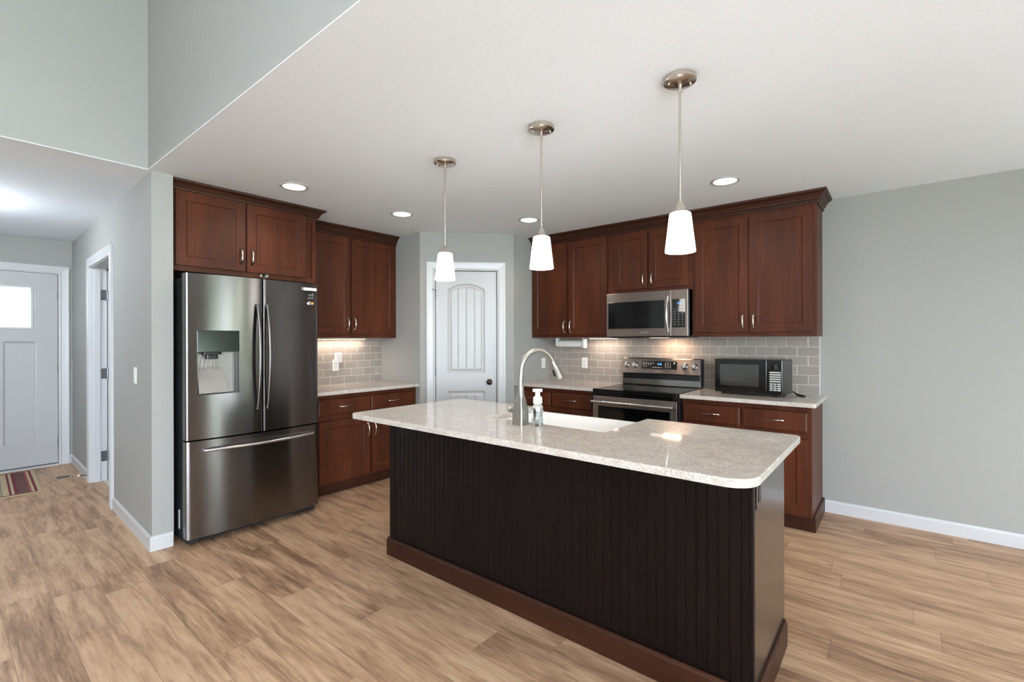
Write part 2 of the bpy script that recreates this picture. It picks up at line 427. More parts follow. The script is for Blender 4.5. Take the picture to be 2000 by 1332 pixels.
struct('wall_left', bx(-.12, 0, -3.44, 0, 0, H), 'wall_paint')
struct('wall_upper_kitchen', bx(XE+.006, XW, -3.575, -3.46, H+.004, ZG), 'wall_paint')
struct('wall_upper_hall', bx(XE-.114, XE+.006, YB, -3.46, H+.004, ZG), 'wall_paint')
# corner pantry
PL = (0.656, -1.316); PS = .6775; PLEN = PS*math.sqrt(2)
struct('wall_pantry_left', bx(0, PL[0], PL[1], PL[1]+.10, 0, H), 'wall_paint')
struct('wall_pantry_right', bx(PL[0]+PS-.10, PL[0]+PS, PL[1]+PS, 0, 0, H), 'wall_paint')
D0, D1, DT = .159, .778, 2.062
bm = BM(); box(bm, 0, D0-.004, 0, .10, 0, H); box(bm, D1+.004, PLEN, 0, .10, 0, H); box(bm, D0-.004, D1+.004, 0, .10, DT+.004, H)
struct('wall_pantry_diagonal', bm, 'wall_paint', loc=(*PL, 0), rz=PI/4)
# hall wall with doorway (local x runs back toward -x)
HO0, HO1, HT = -2.265, -1.255, 2.07
bm = BM(); box(bm, HO1, 0, 0, .118, 0, H); box(bm, -3.42, HO0, 0, .118, 0, H); box(bm, HO0, HO1, 0, .118, HT, H)
struct('wall_hall', bm, 'wall_paint', loc=HALL, rz=HR)
# entry wall with front door opening
FD0, FD1, FT = -4.50, -3.580, 2.085
bm = BM(); box(bm, XD-.12, XD, FD1, -3.35, 0, H); box(bm, XD-.12, XD, YH-.1, FD0, 0, H); box(bm, XD-.12, XD, FD0, FD1, FT, H); struct('wall_entry', bm, 'wall_paint')
struct('wall_hall_far', bx(XD, XE, YH-.1, YH, 0, H), 'wall_paint')
struct('wall_greatroom_left', bx(XE-.12, XE, YB, YH-.1, 0, H), 'wall_paint')
# right wall with patio door opening and side window
PD0, PD1, PT = -2.55, -0.78, 2.05
bm = BM(); box(bm, XW, XW+.12, PD1, .12, 0, H); box(bm, XW, XW+.12, -4.75, PD0, 0, H); box(bm, XW, XW+.12, PD0, PD1, PT, H)
box(bm, XW, XW+.12, YB, -8.75, 0, H); box(bm, XW, XW+.12, -8.75, -4.75, 0, .4); box(bm, XW, XW+.12, YB, -3.570, 2.68, ZG); box(bm, XW, XW+.12, -4.75, -3.570, H, 2.68); box(bm, XW, XW+.12, YB, -8.75, H, 2.68)
struct('wall_right', bm, 'wall_paint')
bm = bx(XE-.12, XW+.12, YB-.12, YB, 0, ZG); struct('wall_greatroom', bm, 'wall_paint')
def window_x(name, y0, y1, z0, z1, x, mull):
    f = BM(); t = .06
    box(f, x-.02, x+.08, y0, y1, z0, z0+t); box(f, x-.02, x+.08, y0, y1, z1-t, z1); box(f, x-.02, x+.08, y0, y0+t, z0+t, z1-t); box(f, x-.02, x+.08, y1-t, y1, z0+t, z1-t)
    for q in mull: box(f, x-.01, x+.07, q-.04, q+.04, z0+t, z1-t)
    o = struct(name, f, 'white_trim'); obj('pane', bx(x+.03, x+.035, y0+t, y1-t, z0+t, z1-t), 'window_pane', o); return o
window_x('window_1', -8.75, -4.75, .4, 2.68, XW+.02, (-7.42, -6.08))
window_x('door_3', PD0, PD1, 0.0, PT, XW+.02, (-1.19,))

# baseboards
BP = [(0, 0), (.013, 0), (.013, .078), (.009, .088), (.004, .094), (0, .094)]
struct('baseboard_back', sweep(BM(), [(3.972, 0), (XW, 0)], BP), 'white_trim')
bm = sweep(BM(), [(HO1+.082, 0), (0, 0), (.0, .112)], BP); struct('baseboard_hall', bm, 'white_trim', loc=HALL, rz=HR)
bm = sweep(BM(), [(-3.40, 0), (HO0-.082, 0)], BP); struct('baseboard_foyer', bm, 'white_trim', loc=HALL, rz=HR)
bm = sweep(BM(), [(XD, -3.493), (XD, -3.470)], BP); struct('baseboard_entry', bm, 'white_trim')

# casings
CP = [(0, 0), (.0, -.016), (.010, -.018), (.020, -.013), (.055, -.017), (.072, -.020), (.082, -.020), (.082, 0)]   # (distance from opening, -projection)
def casing(name, x0, x1, zt, loc, rz, bot=0.0):
    """casing around an opening x0..x1 up to zt, on a wall whose face is local y=0 facing -y"""
    bm = BM(); rings = []
    for (px, pz, dx, dz) in ((x0, bot, -1, 0), (x0, zt, -1, 1), (x1, zt, 1, 1), (x1, bot, 1, 0)):
        rings.append([bm.verts.new((px+dx*o, y, pz+dz*o)) for o, y in CP])
    k = len(CP)
    for a, b in zip(rings, rings[1:]):
        for j in range(k): bm.faces.new((a[j], a[(j+1) % k], b[(j+1) % k], b[j]))
    bm.faces.new(rings[0]); bm.faces.new(rings[-1][::-1])
    return struct(name, bm, 'white_trim', loc=loc, rz=rz)
casing('trim_1', D0-.010, D1+.010, DT+.008, (*PL, 0), PI/4)
casing('trim_2', HO0+.012, HO1-.012, HT-.012, HALL, HR)
# hall door jamb lining
bm = BM(); box(bm, HO0, HO0+.018, -.002, .12, 0, HT-.018); box(bm, HO1-.018, HO1, -.002, .12, 0, HT-.018); box(bm, HO0, HO1, -.002, .12, HT-.018, HT)
box(bm, HO0+.018, HO0+.03, .03, .07, 0, HT-.03); box(bm, HO1-.03, HO1-.018, .03, .07, 0, HT-.03)
struct('trim_3', bm, 'white_trim', loc=HALL, rz=HR)
# entry casing, facing +x
casing('trim_4', FD0-.006, FD1+.006, FT+.004, (XD, 0, 0), PI/2)

def heightfield(x0, x1, z0, z1, nx, nz, fn, yf, yb):
    """slab facing -y whose front is sunk by fn(x,z)"""
    bm = BM(); G = []
    for i in range(nx+1):
        x = x0+(x1-x0)*i/nx
        G.append([bm.verts.new((x, yf+fn(x, z0+(z1-z0)*j/nz), z0+(z1-z0)*j/nz)) for j in range(nz+1)])
    for i in range(nx):
        for j in range(nz): bm.faces.new((G[i][j], G[i+1][j], G[i+1][j+1], G[i][j+1]))
    back = [bm.verts.new((x, yb, z)) for x, z in ((x0, z0), (x1, z0), (x1, z1), (x0, z1))]
    bm.faces.new(back[::-1])
    bm.faces.new([G[i][0] for i in range(nx+1)][::-1] + [back[0], back[1]])
    bm.faces.new([G[i][nz] for i in range(nx+1)] + [back[2], back[3]])
    bm.faces.new([G[0][j] for j in range(nz+1)] + [back[3], back[0]])
    bm.faces.new([G[nx][j] for j in range(nz+1)][::-1] + [back[1], back[2]])
    return bm
def moulded(d):
    """sunk depth as a function of distance d inside the panel outline"""
    if d <= 0: return 0.0
    if d < .012: return .010*d/.012
    if d < .024: return .010
    if d < .042: return .010 - .007*(d-.024)/.018
    return .003
def pantry(x, z):
    best = 0.0
    cx = (D0+D1)/2; half = .190
    # arched upper panel: shoulders at 1.872, crown at 1.935
    R = (half**2 + .063**2)/(2*.063); zc = 1.935-R
    top = zc + math.sqrt(max(R*R-(x-cx)**2, 0)) if abs(x-cx) < half else 0
    d = min(half-abs(x-cx), z-1.015, (top-z)*.95)
    if d > 0:
        best = moulded(d)
        if d > .046:
            for g in (-.086, 0., .086):
                q = abs(x-cx-g)
                if q < .005: best = max(best, .003+.005*(1-q/.005))
    d2 = min(half-abs(x-cx), z-.20, .828-z)
    if d2 > 0:
        best = moulded(d2)
        if d2 > .046:
            for g in (-.086, 0., .086):
                q = abs(x-cx-g)
                if q < .005: best = max(best, .003+.005*(1-q/.005))
    return best
pd = obj('door_1', heightfield(D0, D1, .008, DT, 150, 330, pantry, .012, .047), 'white_door', local=True, smooth=True)
pd.location = (*PL, 0); pd.rotation_euler = (0, 0, PI/4); pd['kind'] = 'structure'; ORG[pd.name] = Vector((0,0,0))
bm = lathe(BM(), [(0, 0), (.031, 0), (.031, .006), (.013, .010), (.011, .03), (.022, .036), (.028, .047), (.027, .057), (.018, .065), (0, .067)], (.705, .012, .923), 28, '-Y'); obj('door_knob', bm, 'bronze', pd, smooth=True)
for i, zz in enumerate((1.822, 1.028, .23)):
    bm = tube(BM(), [(D0-.004, .004, zz-.045), (D0-.004, .004, zz+.045)], .006, 10)
    if i == 0: tube(bm, [(D0-.004, .0, zz+.045), (D0-.03, -.03, zz+.05)], .004, 8); box(bm, D0-.036, D0-.024, -.036, -.024, zz+.044, zz+.056); tube(bm, [(D0-.002, .0, zz+.045), (D0+.008, -.02, zz+.04)], .003, 8)
    obj('hinge', bm, 'hinge_metal', pd, smooth=True)

# front door (facing +x) : window light above two long panels
def front(x, z):
    d = min(x-(-4.33), -3.768-x, z-1.48, 1.945-z)
    if d > 0: return min(.012, .012*d/.01)
    for a, b in ((-4.33, -4.105), (-3.99, -3.756)):
        d = min(x-a, b-x, z-.262, 1.346-z)
        if d > 0: return min(.012, .012*d/.008)
    return 0.0
fd = obj('door_2', heightfield(FD0+.004, FD1-.002, .022, FT-.004, 120, 240, front, .02, .06), 'white_door', local=True, smooth=True)
fd.location = (XD, 0, 0); fd.rotation_euler = (0, 0, PI/2); fd['kind'] = 'structure'; ORG[fd.name] = Vector((0,0,0))
bm = BM(); t = .022
for a in ((-4.33, -3.768, 1.48, 1.48+t), (-4.33, -3.768, 1.945-t, 1.945), (-4.33, -4.33+t, 1.48+t, 1.945-t), (-3.768-t, -3.768, 1.48+t, 1.945-t)): box(bm, a[0], a[1], .012, .036, a[2], a[3])
obj('window_frame', bm, 'white_trim', fd, bev=.003)
obj('window_light', bx(-4.33+t, -3.768-t, .026, .034, 1.48+t, 1.945-t), 'frosted_daylight', fd)
for zz in (1.85, 1.053, .245): obj('hinge', tube(BM(), [(FD1+.002, .012, zz-.05), (FD1+.002, .012, zz+.05)], .007, 10), 'hinge_metal', fd, smooth=True)
struct('trim_5', bx(XD-.10, XD+.03, FD0-.02, FD1+.0, 0, .016), 'white_trim')
obj('weather_strip', bx(FD0+.004, FD1-.002, .016, .045, .016, .023), 'rubber', fd)

# hall room door, swung open into the room beyond, and that room's pale floor
hd = obj('door_4', bx(HO0+.010, HO0+.045, .125, .125+.90, .012, HT-.03), 'white_door', local=True, bev=.002)
hd.location = HALL; hd.rotation_euler = (0, 0, HR); hd['kind'] = 'structure'; ORG[hd.name] = Vector((0,0,0))
for zz in (1.80, 1.04, .24):
    bm = BM(); pts = rrect(-.05, .05, -.05, .05, .014)
    box(bm, HO0+.018, HO0+.021, .074, .119, zz-.05, zz+.05); box(bm, HO0+.046, HO0+.049, .126, .165, zz-.05, zz+.05); tube(bm, [(HO0+.026, .122, zz-.05), (HO0+.026, .122, zz+.05)], .007, 10)
    obj('hinge', bm, 'hinge_metal', hd, bev=.002)
struct('floor_hall_room', bx(XD-.1, -.121, -3.412, -2.0, -.06, .003), 'tile_pale')
struct('wall_hall_room', bx(XD-.1, -.13, -2.0, -1.9, 0, H), 'wall_paint')
struct('wall_hall_room_side', bx(XD-.1, XD, -3.36, -2.0, 0, H), 'wall_paint')
struct('ceiling_hall_room', bx(XD-.1, -.12, -3.35, -1.9, H, H+.1), 'ceiling_paint')

# tiled splashbacks and their edge strip
struct('wall_backsplash_back', bx(PL[0]+PS, 3.936, -.008, 0, .88, 1.40), 'subway_tile_back')
struct('wall_backsplash_left', bx(0, .008, -2.52, PL[1], .88, 1.40), 'subway_tile_left')
struct('trim_6', bx(3.936, 3.943, -.010, 0, .914, 1.385), 'white_trim')

# ------------------------------------------------------------------ cabinets
W_ = 'cherry_wood'
def shaker(x0, x1, z0, z1, yf, t=.020, fw=.062, dp=.008, sl=.006):
    bm = BM()
    def ring(a, y): return [bm.verts.new(q) for q in ((x0+a, y, z0+a), (x1-a, y, z0+a), (x1-a, y, z1-a), (x0+a, y, z1-a))]
    B, O, I, J = ring(0, yf+t), ring(0, yf), ring(fw, yf), ring(fw+sl, yf+dp)
    for a, b in ((B, O), (O, I), (I, J)):
        for i in range(4): bm.faces.new((a[i], a[(i+1) % 4], b[(i+1) % 4], b[i]))
    bm.faces.new(J); bm.faces.new(B[::-1])
    return bm
def slab(x0, x1, z0, z1, yf, t=.020, c=.010):
    bm = BM()
    def ring(a, y): return [bm.verts.new(q) for q in ((x0+a, y, z0+a), (x1-a, y, z0+a), (x1-a, y, z1-a), (x0+a, y, z1-a))]
    B, M_, O = ring(0, yf+t), ring(0, yf+.006), ring(c, yf)
    for a, b in ((B, M_), (M_, O)):
        for i in range(4): bm.faces.new((a[i], a[(i+1) % 4], b[(i+1) % 4], b[i]))
    bm.faces.new(O); bm.faces.new(B[::-1])
    return bm
def pull(parent, x, z, yf, vert=True, L=.118):
    pts, ra, rb = [], [], []
    for i in range(17):
        s = i/16*2-1; y = yf - .030*(1-abs(s)**2.6) - .001
        o = s*L/2
        pts.append((x, y, z+o) if vert else (x+o, y, z + .003*math.sin(s*PI)))
        q = .0042+.0026*abs(s)**2.0; ra.append(q); rb.append(q*1.35)
    bm = tube(BM(), pts, ra, 10, rb)
    return obj('pull', bm, 'nickel', parent, smooth=True)
def cabinet(name, label, loc, rz, x0, x1, dep, z0, z1, doors=(), drawers=(), group=None, toe=None, sides=.040, rails=(.035, .035), door_label=None):
    """local frame: wall at y=0, front at y=-dep.  doors: (x0,x1,z0,z1,pull x, pull z); drawers: (x0,x1,z0,z1)"""
    t = thing(name, label, 'cabinet', loc, rz, group, local=True)
    zb = toe if toe else z0
    obj('carcass', bx(x0, x1, -dep+.020, -.002, zb, z1), W_, t, bev=.0015)
    bm = BM(); s = sides
    box(bm, x0, x0+s, -dep, -dep+.0195, zb, z1); box(bm, x1-s, x1, -dep, -dep+.0195, zb, z1)
    box(bm, x0+s, x1-s, -dep, -dep+.0195, zb, zb+rails[0]); box(bm, x0+s, x1-s, -dep, -dep+.0195, z1-rails[1], z1)
    mids = sorted({round((a[1]+b[0])/2, 4) for a, b in zip(doors, doors[1:])} | {round((a[1]+b[0])/2, 4) for a, b in zip(drawers, drawers[1:])})
    for q in mids: box(bm, q-.018, q+.018, -dep, -dep+.0195, zb+rails[0], z1-rails[1])
    if drawers: box(bm, x0+s, x1-s, -dep+.0005, -dep+.0195, drawers[0][2]-.045, drawers[0][2]+.006)
    obj('face_frame', bm, W_, t)
    for d in doors:
        o = obj('door', shaker(d[0], d[1], d[2], d[3], -dep-.0205), W_, t, bev=.0015)
        if len(d) > 4: pull(o, d[4], d[5], -dep-.0205)
    for d in drawers:
        o = obj('drawer', slab(d[0], d[1], d[2], d[3], -dep-.0205), W_, t)
        pull(o, (d[0]+d[1])/2, (d[2]+d[3])/2+.004, -dep-.0205, False, .125)
    return t
RL = (0, 0, 0)
DTOP = 2.338
UB = 'upper cabinets on the range wall'
# range wall uppers (local = world)
cabinet('upper_cabinet', 'tall dark cherry two-door wall cabinet between pantry corner and built-in microwave, paper holder under it', RL, 0, 1.336, 2.268, .3225, 1.380, 2.40,
        [(1.358, 1.795, 1.410, DTOP+.010, 1.765, 1.49), (1.809, 2.246, 1.410, DTOP+.010, 1.839, 1.49)], rails=(.04, .06))
cabinet('upper_cabinet', 'short dark cherry two-door wall cabinet directly above the built-in microwave', RL, 0, 2.270, 3.052, .3225, 1.790, 2.40,
        [(2.318, 2.655, 1.823, DTOP+.008, 2.622, 1.900), (2.669, 3.026, 1.823, DTOP+.008, 2.702, 1.900)], rails=(.04, .06))
cabinet('upper_cabinet', 'tall dark cherry two-door wall cabinet at right end, above the black countertop microwave', RL, 0, 3.054, 3.958, .3225, 1.380, 2.40,
        [(3.080, 3.490, 1.415, DTOP, 3.458, 1.50), (3.504, 3.930, 1.415, DTOP, 3.536, 1.50)], rails=(.04, .06), sides=.03)
CR = [(0, 2.362), (.010, 2.362), (.012, 2.384), (.020, 2.388), (.024, 2.400), (.040, 2.425), (.055, 2.434), (.062, 2.438), (.066, 2.4525), (0, 2.4525)]
tag(obj('crown_molding', sweep(BM(), [(1.336, -.3235), (3.9585, -.3235), (3.9585, -.002)], CR), 'trim_wood', bev=0), 'cherry crown molding running along the range wall cabinets up to the ceiling', 'molding')
# left wall uppers: local x -> world +y, front -> +x ; origin y0
YL = -1.316
lc = cabinet('upper_cabinet', 'tall dark cherry two-door wall cabinet right of the refrigerator, above the left counter', (0, YL, 0), PI/2, -1.085, -.001, .262, 1.380, 2.40,
        [(-1.060, -.556, 1.418, 2.350, -.586, 1.520), (-.542, -.030, 1.418, 2.350, -.512, 1.520)], rails=(.04, .06), sides=.03)
obj('crown_molding', sweep(BM(), [(-1.018, -.2635), (-.001, -.2635)], CR), 'trim_wood', lc)
# over the fridge (deep)
fc = cabinet('upper_cabinet', 'deep dark cherry two-door cabinet mounted above the refrigerator', (0, YL, 0), PI/2, -2.118, -1.087, .610, 1.838, 2.40,
        [(-2.090, -1.648, 1.874, 2.385, -1.680, 1.985), (-1.636, -1.180, 1.874, 2.385, -1.604, 1.985)], rails=(.04, .06), sides=.03)
obj('crown_molding', sweep(BM(), [(-2.118, -.6105), (-1.0865, -.6105), (-1.0865, -.30)], CR), 'trim_wood', fc)
tag(obj('bumper_clip', yprism(BM(), [(.612, 1.848), (.650, 1.848), (.655, 1.853), (.640, 1.868), (.612, 1.868)], -2.855, -2.805), 'clear_plastic'), 'small clear plastic clip under the cabinet above the refrigerator', 'clip')

# base cabinets
def base(label, loc, rz, x0, x1, dr, dz, dd, toe_back=.09):
    xm = [(a+b)/2 for a, b in ()]
    t = cabinet('base_cabinet', label, loc, rz, x0, x1, .590, 0, .8835,
                [(a, b, .122, .655, px, pz) for a, b, px, pz in dd], [(a, b, .702, .842) for a, b in dr], toe=.105, rails=(.03, .035), sides=.03)
    obj('toe_kick', bx(x0+.002, x1-.002, -.590+.055, -.05, .001, .1045), 'trim_wood', t)
    return t
b1 = base('dark cherry base cabinet with two drawers under the left counter beside the refrigerator', (0, YL, 0), PI/2, -1.165, -.005,
     [(-1.060, -.553), (-.540, -.035)], None, [(-1.060, -.553, -.583, .53), (-.540, -.035, -.510, .53)])
b2 = base('dark cherry base cabinet with two drawers between pantry corner and the range', RL, 0, 1.338, 2.282,
     [(1.365, 1.768), (1.782, 2.226)], None, [(1.365, 1.768, 1.738, .55), (1.782, 2.226, 1.812, .55)])
b3 = base('dark cherry base cabinet with two drawers right of the range, at the open end', RL, 0, 3.058, 3.956,
     [(3.070, 3.494), (3.511, 3.930)], None, [(3.070, 3.494, 3.464, .55), (3.511, 3.930, 3.541, .55)])
bm = sweep(BM(), [(3.06, -.5355), (3.9565, -.5355), (3.9565, -.002)], [(0, .001), (.016, .001), (.016, .098), (.010, .108), (0, .108)])
obj('base_trim', bm, 'trim_wood', b3)

# ------------------------------------------------------------------ worktops
def worktop(label, pts, z0=.884, z1=.914):
    o = obj('countertop', prism(BM(), pts, z0, z1), 'quartz', bev=.003, seg=3); return tag(o, label, 'countertop')
worktop('speckled pale quartz countertop on the left wall beside the refrigerator', [(.009, YL-.002), (.009, -2.49), (.648, -2.49), (.648, YL-.002)])
worktop('speckled pale quartz countertop left of the range, reaching the pantry corner', [(PL[0]+PS+.002, -.009), (PL[0]+PS+.002, -.648), (2.286, -.648), (2.286, -.009)])
worktop('speckled pale quartz countertop right of the range, carrying the black microwave', rrect(3.056, 3.985, -.648, -.009, [0, .02, 0, 0]))
IX0, IX1, IY0, IY1 = 1.838, 4.076, -2.851, -1.922
SX0, SX1, SY0 = 2.578, 3.335, -2.425
pts = rrect(IX0, IX1, IY0, IY1, [.05, .095, .035, .05])
# cut the sink notch into the back edge: points run ll, lr, ur, ul
i_ur = 3*9 ; notch = [(SX1, IY1), (SX1, SY0+.01), (SX1-.01, SY0), (SX0+.01, SY0), (SX0, SY0+.01), (SX0, IY1)]
pts = pts[:i_ur] + notch + pts[i_ur:]
worktop('large speckled pale quartz island countertop with rounded corners and a sink cut-out', pts)

# ------------------------------------------------------------------ island
isl = thing('kitchen_island', 'espresso brown beadboard island base under the big quartz top', 'island', (2.975, -2.35, 0))
PX0, PX1, PYF, PYB = 1.925, 4.026, -2.620, -2.045
prof = []                                              # beadboard front: grooves every 39.5 mm
x = PX0+.045; pitch = .0395
prof.append((PX0+.045, PYF+.004))
while x + pitch < PX1-.03:
    x += pitch
    prof += [(x-.0025, PYF+.004), (x-.001, PYF+.0068), (x+.001, PYF+.0068), (x+.0025, PYF+.004)]
prof += [(PX1-.014, PYF+.004), (PX1-.014, PYF+.018), (PX0+.045, PYF+.018)]
obj('beadboard_panel', prism(BM(), prof, .03, .882), 'espresso_wood', isl)
obj('corner_post', bx(PX0, PX0+.0445, PYF, PYF+.02, .03, .882), 'espresso_wood', isl, bev=.002)
obj('corner_post', bx(PX1-.0135, PX1-.0005, PYF, PYF+.02, .03, .882), 'espresso_wood', isl, bev=.002)
obj('side_panel', bx(PX1-.020, PX1, PYF+.0205, PYB, .105, .882), 'espresso_side', isl, bev=.002, label='smooth espresso brown end panel of the island')
obj('side_panel', bx(PX0, PX0+.020, PYF+.0205, PYB, .03, .882), 'espresso_wood', isl, bev=.002)
bm = BM(); box(bm, PX0+.021, SX0-.02, PYB-.02, PYB, .105, .882); box(bm, SX1+.02, PX1-.021, PYB-.02, PYB, .105, .882); box(bm, SX0-.02, SX1+.02, PYB-.02, PYB, .105, .64); obj('back_panel', bm, 'espresso_wood', isl)
BT = [(0, .001), (.014, .001), (.014, .098), (.010, .104), (.008, .112), (0, .112)]
bm = sweep(BM(), [(PX0, PYB), (PX0, PYF), (PX1, PYF), (PX1, PYB-.012)][::1], [(o, z) for o, z in BT]); obj('base_trim', bm, 'trim_wood', isl, label='reddish brown skirting board around the island foot')
obj('toe_kick', bx(PX0+.022, PX1-.022, PYB-.09, PYB-.07, .001, .104), 'trim_wood', isl)
for a, b in ((1.95, 2.54), (3.37, 3.69), (3.70, 4.0)):
    d = shaker(a, b, .125, .862, 0); xf(d, Matrix.Translation((a+b, PYB+.0005, 0)) @ Matrix.Rotation(PI, 4, 'Z')); o = obj('door', d, 'espresso_wood', isl)
for a, b in ((2.57, 2.95), (2.965, 3.345)):
    d = shaker(a, b, .125, .63, 0); xf(d, Matrix.Translation((a+b, PYB+.0005, 0)) @ Matrix.Rotation(PI, 4, 'Z')); o = obj('door', d, 'espresso_wood', isl)
op = thing('wall_outlet', 'dark outlet plate on the island end panel under the countertop overhang', 'outlet', (PX1, -2.555, .80))
obj('cover_plate', bx(PX1+.0005, PX1+.006, -2.590, -2.520, .745, .860), 'espresso_side', op, bev=.002)
obj('receptacle', bx(PX1+.0062, PX1+.008, -2.572, -2.538, .768, .838), 'black_plastic', op, bev=.001)

# sink
sk = thing('farmhouse_sink', 'white fireclay apron-front sink set into the island countertop', 'sink', (2.956, -2.17, .66))
sx0, sx1, sy0, sy1, sz0, sz1 = SX0-.018, SX1+.018, SY0-.018, -1.895, .662, .8835
bm = BM(); wl = .024
O = rrect(sx0, sx1, sy0, sy1, .018, 5); I = rrect(sx0+wl, sx1-wl, sy0+wl, sy1-wl, .05, 5); IB = rrect(sx0+wl+.012, sx1-wl-.012, sy0+wl+.012, sy1-wl-.012, .05, 5)
vo0 = [bm.verts.new((*p, sz0)) for p in O]; vo1 = [bm.verts.new((*p, sz1-.006)) for p in O]; vo2 = [bm.verts.new((p[0]+(2.956-p[0])*.012, p[1]+(-2.16-p[1])*.02, sz1)) for p in O]
vi1 = [bm.verts.new((*p, sz1)) for p in I]; vi0 = [bm.verts.new((*p, sz0+.045)) for p in I]; vb = [bm.verts.new((*p, sz0+.026)) for p in IB]
for a, b in ((vo0, vo1), (vo1, vo2), (vo2, vi1), (vi1, vi0), (vi0, vb)):
    n = len(a)
    for i in range(n): bm.faces.new((a[i], a[(i+1) % n], b[(i+1) % n], b[i]))
bm.faces.new(vo0[::-1]); bm.faces.new(vb)
obj('basin', bm, 'fireclay', sk, smooth=True)
obj('drain', lathe(BM(), [(0, .6885), (.042, .6885), (.045, .691), (.050, .6915), (.056, .6905), (.056, .6882)], (2.956, -2.16, 0), 28), 'handle_steel', sk, smooth=True)

# faucet : square tapering foot, gooseneck, pull-down head, side lever
FX, FY = 2.893, -2.508
fa = thing('kitchen_faucet', 'tall brushed nickel gooseneck faucet standing on the island by the sink', 'faucet', (FX, FY, .914))
bm = BM(); sq = [(.914, .0315, 12), (.985, .0315, 12), (1.045, .0225, 4), (1.075, .0195, 2), (1.115, .0175, 2)]
rings = []
for z, r, e in sq:
    ring = []
    for k in range(64):
        a = 2*PI*k/64 + PI/64; c, s_ = math.cos(a), math.sin(a); q = (abs(c)**(e*2.2 if e > 2 else 2) + abs(s_)**(e*2.2 if e > 2 else 2))**(-1/(e*2.2 if e > 2 else 2))
        ring.append(bm.verts.new((FX+r*q*c, FY+r*q*s_, z)))
    rings.append(ring)
for a, b in zip(rings, rings[1:]):
    for k in range(64): bm.faces.new((a[k], a[(k+1) % 64], b[(k+1) % 64], b[k]))
bm.faces.new(rings[0][::-1]); bm.faces.new(rings[-1])
foot = obj('foot', bm, 'faucet_nickel', fa, smooth=True)
GA = math.radians(75)                                   # spout bearing (toward the sink)
def gp(s, z): return (FX+s*math.cos(GA), FY+s*math.sin(GA), z)
path = [gp(0, 1.10), gp(0.0, 1.15), gp(.004, 1.19)]
Rg = .114; cz = 1.188
path += [gp(Rg+.004-Rg*math.cos(t_), cz+Rg*math.sin(t_)) for t_ in [PI*i/22*.86 for i in range(1, 23)]]
bm = tube(BM(), path, .0135, 18); obj('gooseneck', bm, 'faucet_nickel', fa, smooth=True)
e0 = Vector(path[-1]); dr_ = (Vector(path[-1])-Vector(path[-2])).normalized()
hp = [e0-dr_*.004, e0+dr_*.004, e0+dr_*.03, e0+dr_*.07, e0+dr_*.100, e0+dr_*.104]
hd_ = obj('spray_head', tube(BM(), hp, [.0138, .0165, .0185, .0225, .0255, .0225], 20), 'faucet_nickel', fa, smooth=True)
sd = Vector((-math.cos(GA), -math.sin(GA), -.45)).normalized()
c1 = e0+dr_*.045+sd*.019; c2 = e0+dr_*.080+sd*.0225
obj('spray_button', tube(BM(), [c1, c2], .0075, 10), 'black_plastic', hd_, smooth=True)
bm = tube(BM(), [(FX-.030, FY+.004, .985), (FX-.052, FY+.004, .986)], .0165, 20); lv = obj('lever_hub', bm, 'faucet_nickel', fa, smooth=True)
bm = tube(BM(), [(FX-.052, FY+.004, .986), (FX-.056, FY+.004, .986)], .0150, 20); tube(bm, [(FX-.056, FY+.004, .986), (FX-.080, FY+.006, .987)], [.0165, .0150], 20); tube(bm, [(FX-.070, FY, .988), (FX-.074, FY+.07, .992)], [.006, .005], 10)
obj('lever_handle', bm, 'faucet_nickel', fa, smooth=True)

# soap bottle
BXc, BYc = 2.982, -2.478
so = thing('soap_dispenser', 'clear foaming soap bottle with white pump standing right of the faucet', 'soap bottle', (BXc, BYc, .914))
def rbottle(bm, prof, seg=40):
    rings = []
    for r, z, e in prof:
        if r < 1e-6: rings.append([bm.verts.new((BXc, BYc, z))]); continue
        ring = []
        for k in range(seg):
            a = 2*PI*k/seg + math.radians(39); c, s_ = math.cos(2*PI*k/seg), math.sin(2*PI*k/seg)
            q = (abs(c)**e+abs(s_)**e)**(-1/e); x_, y_ = r*q*c, r*q*s_*.78
            th = math.radians(39.26); ring.append(bm.verts.new((BXc+x_*math.cos(th)-y_*math.sin(th), BYc+x_*math.sin(th)+y_*math.cos(th), z)))
        rings.append(ring)
    for a, b in zip(rings, rings[1:]):
        for k in range(seg):
            k2 = (k+1) % seg
            if len(a) == 1: bm.faces.new((a[0], b[k], b[k2]))
            elif len(b) == 1: bm.faces.new((a[k], b[0], a[k2]))
            else: bm.faces.new((a[k], b[k], b[k2], a[k2]))
    return bm
obj('bottle', rbottle(BM(), [(0, .9145, 3), (.024, .9145, 3), (.0275, .918, 3.2), (.0285, .925, 3.4), (.0285, 1.000, 3.4), (.0265, 1.016, 3), (.021, 1.026, 2.2), (.018, 1.029, 2), (0, 1.029, 2)]), 'clear_plastic', so, smooth=True)
obj('liquid_soap', rbottle(BM(), [(0, .9195, 3), (.0225, .9195, 3), (.0258, .925, 3.2), (.0262, .999, 3.3), (0, .999, 3)]), 'soap_liquid', so, smooth=True)
pm = lathe(BM(), [(.0, 1.0295), (.0235, 1.0295), (.0238, 1.052), (.0215, 1.062), (.013, 1.067), (.0125, 1.088), (0, 1.088)], (BXc, BYc, 0), 28); pmo = obj('pump_collar', pm, 'white_plastic', so, smooth=True)
th = math.radians(39.26)
bm = BM(); box(bm, -.0260, .0245, -.011, .011, 1.0885, 1.104); xf(bm, Matrix.Translation((BXc, BYc, 0)) @ Matrix.Rotation(th, 4, 'Z')); obj('pump_head', bm, 'white_plastic', so, bev=.004, seg=3)

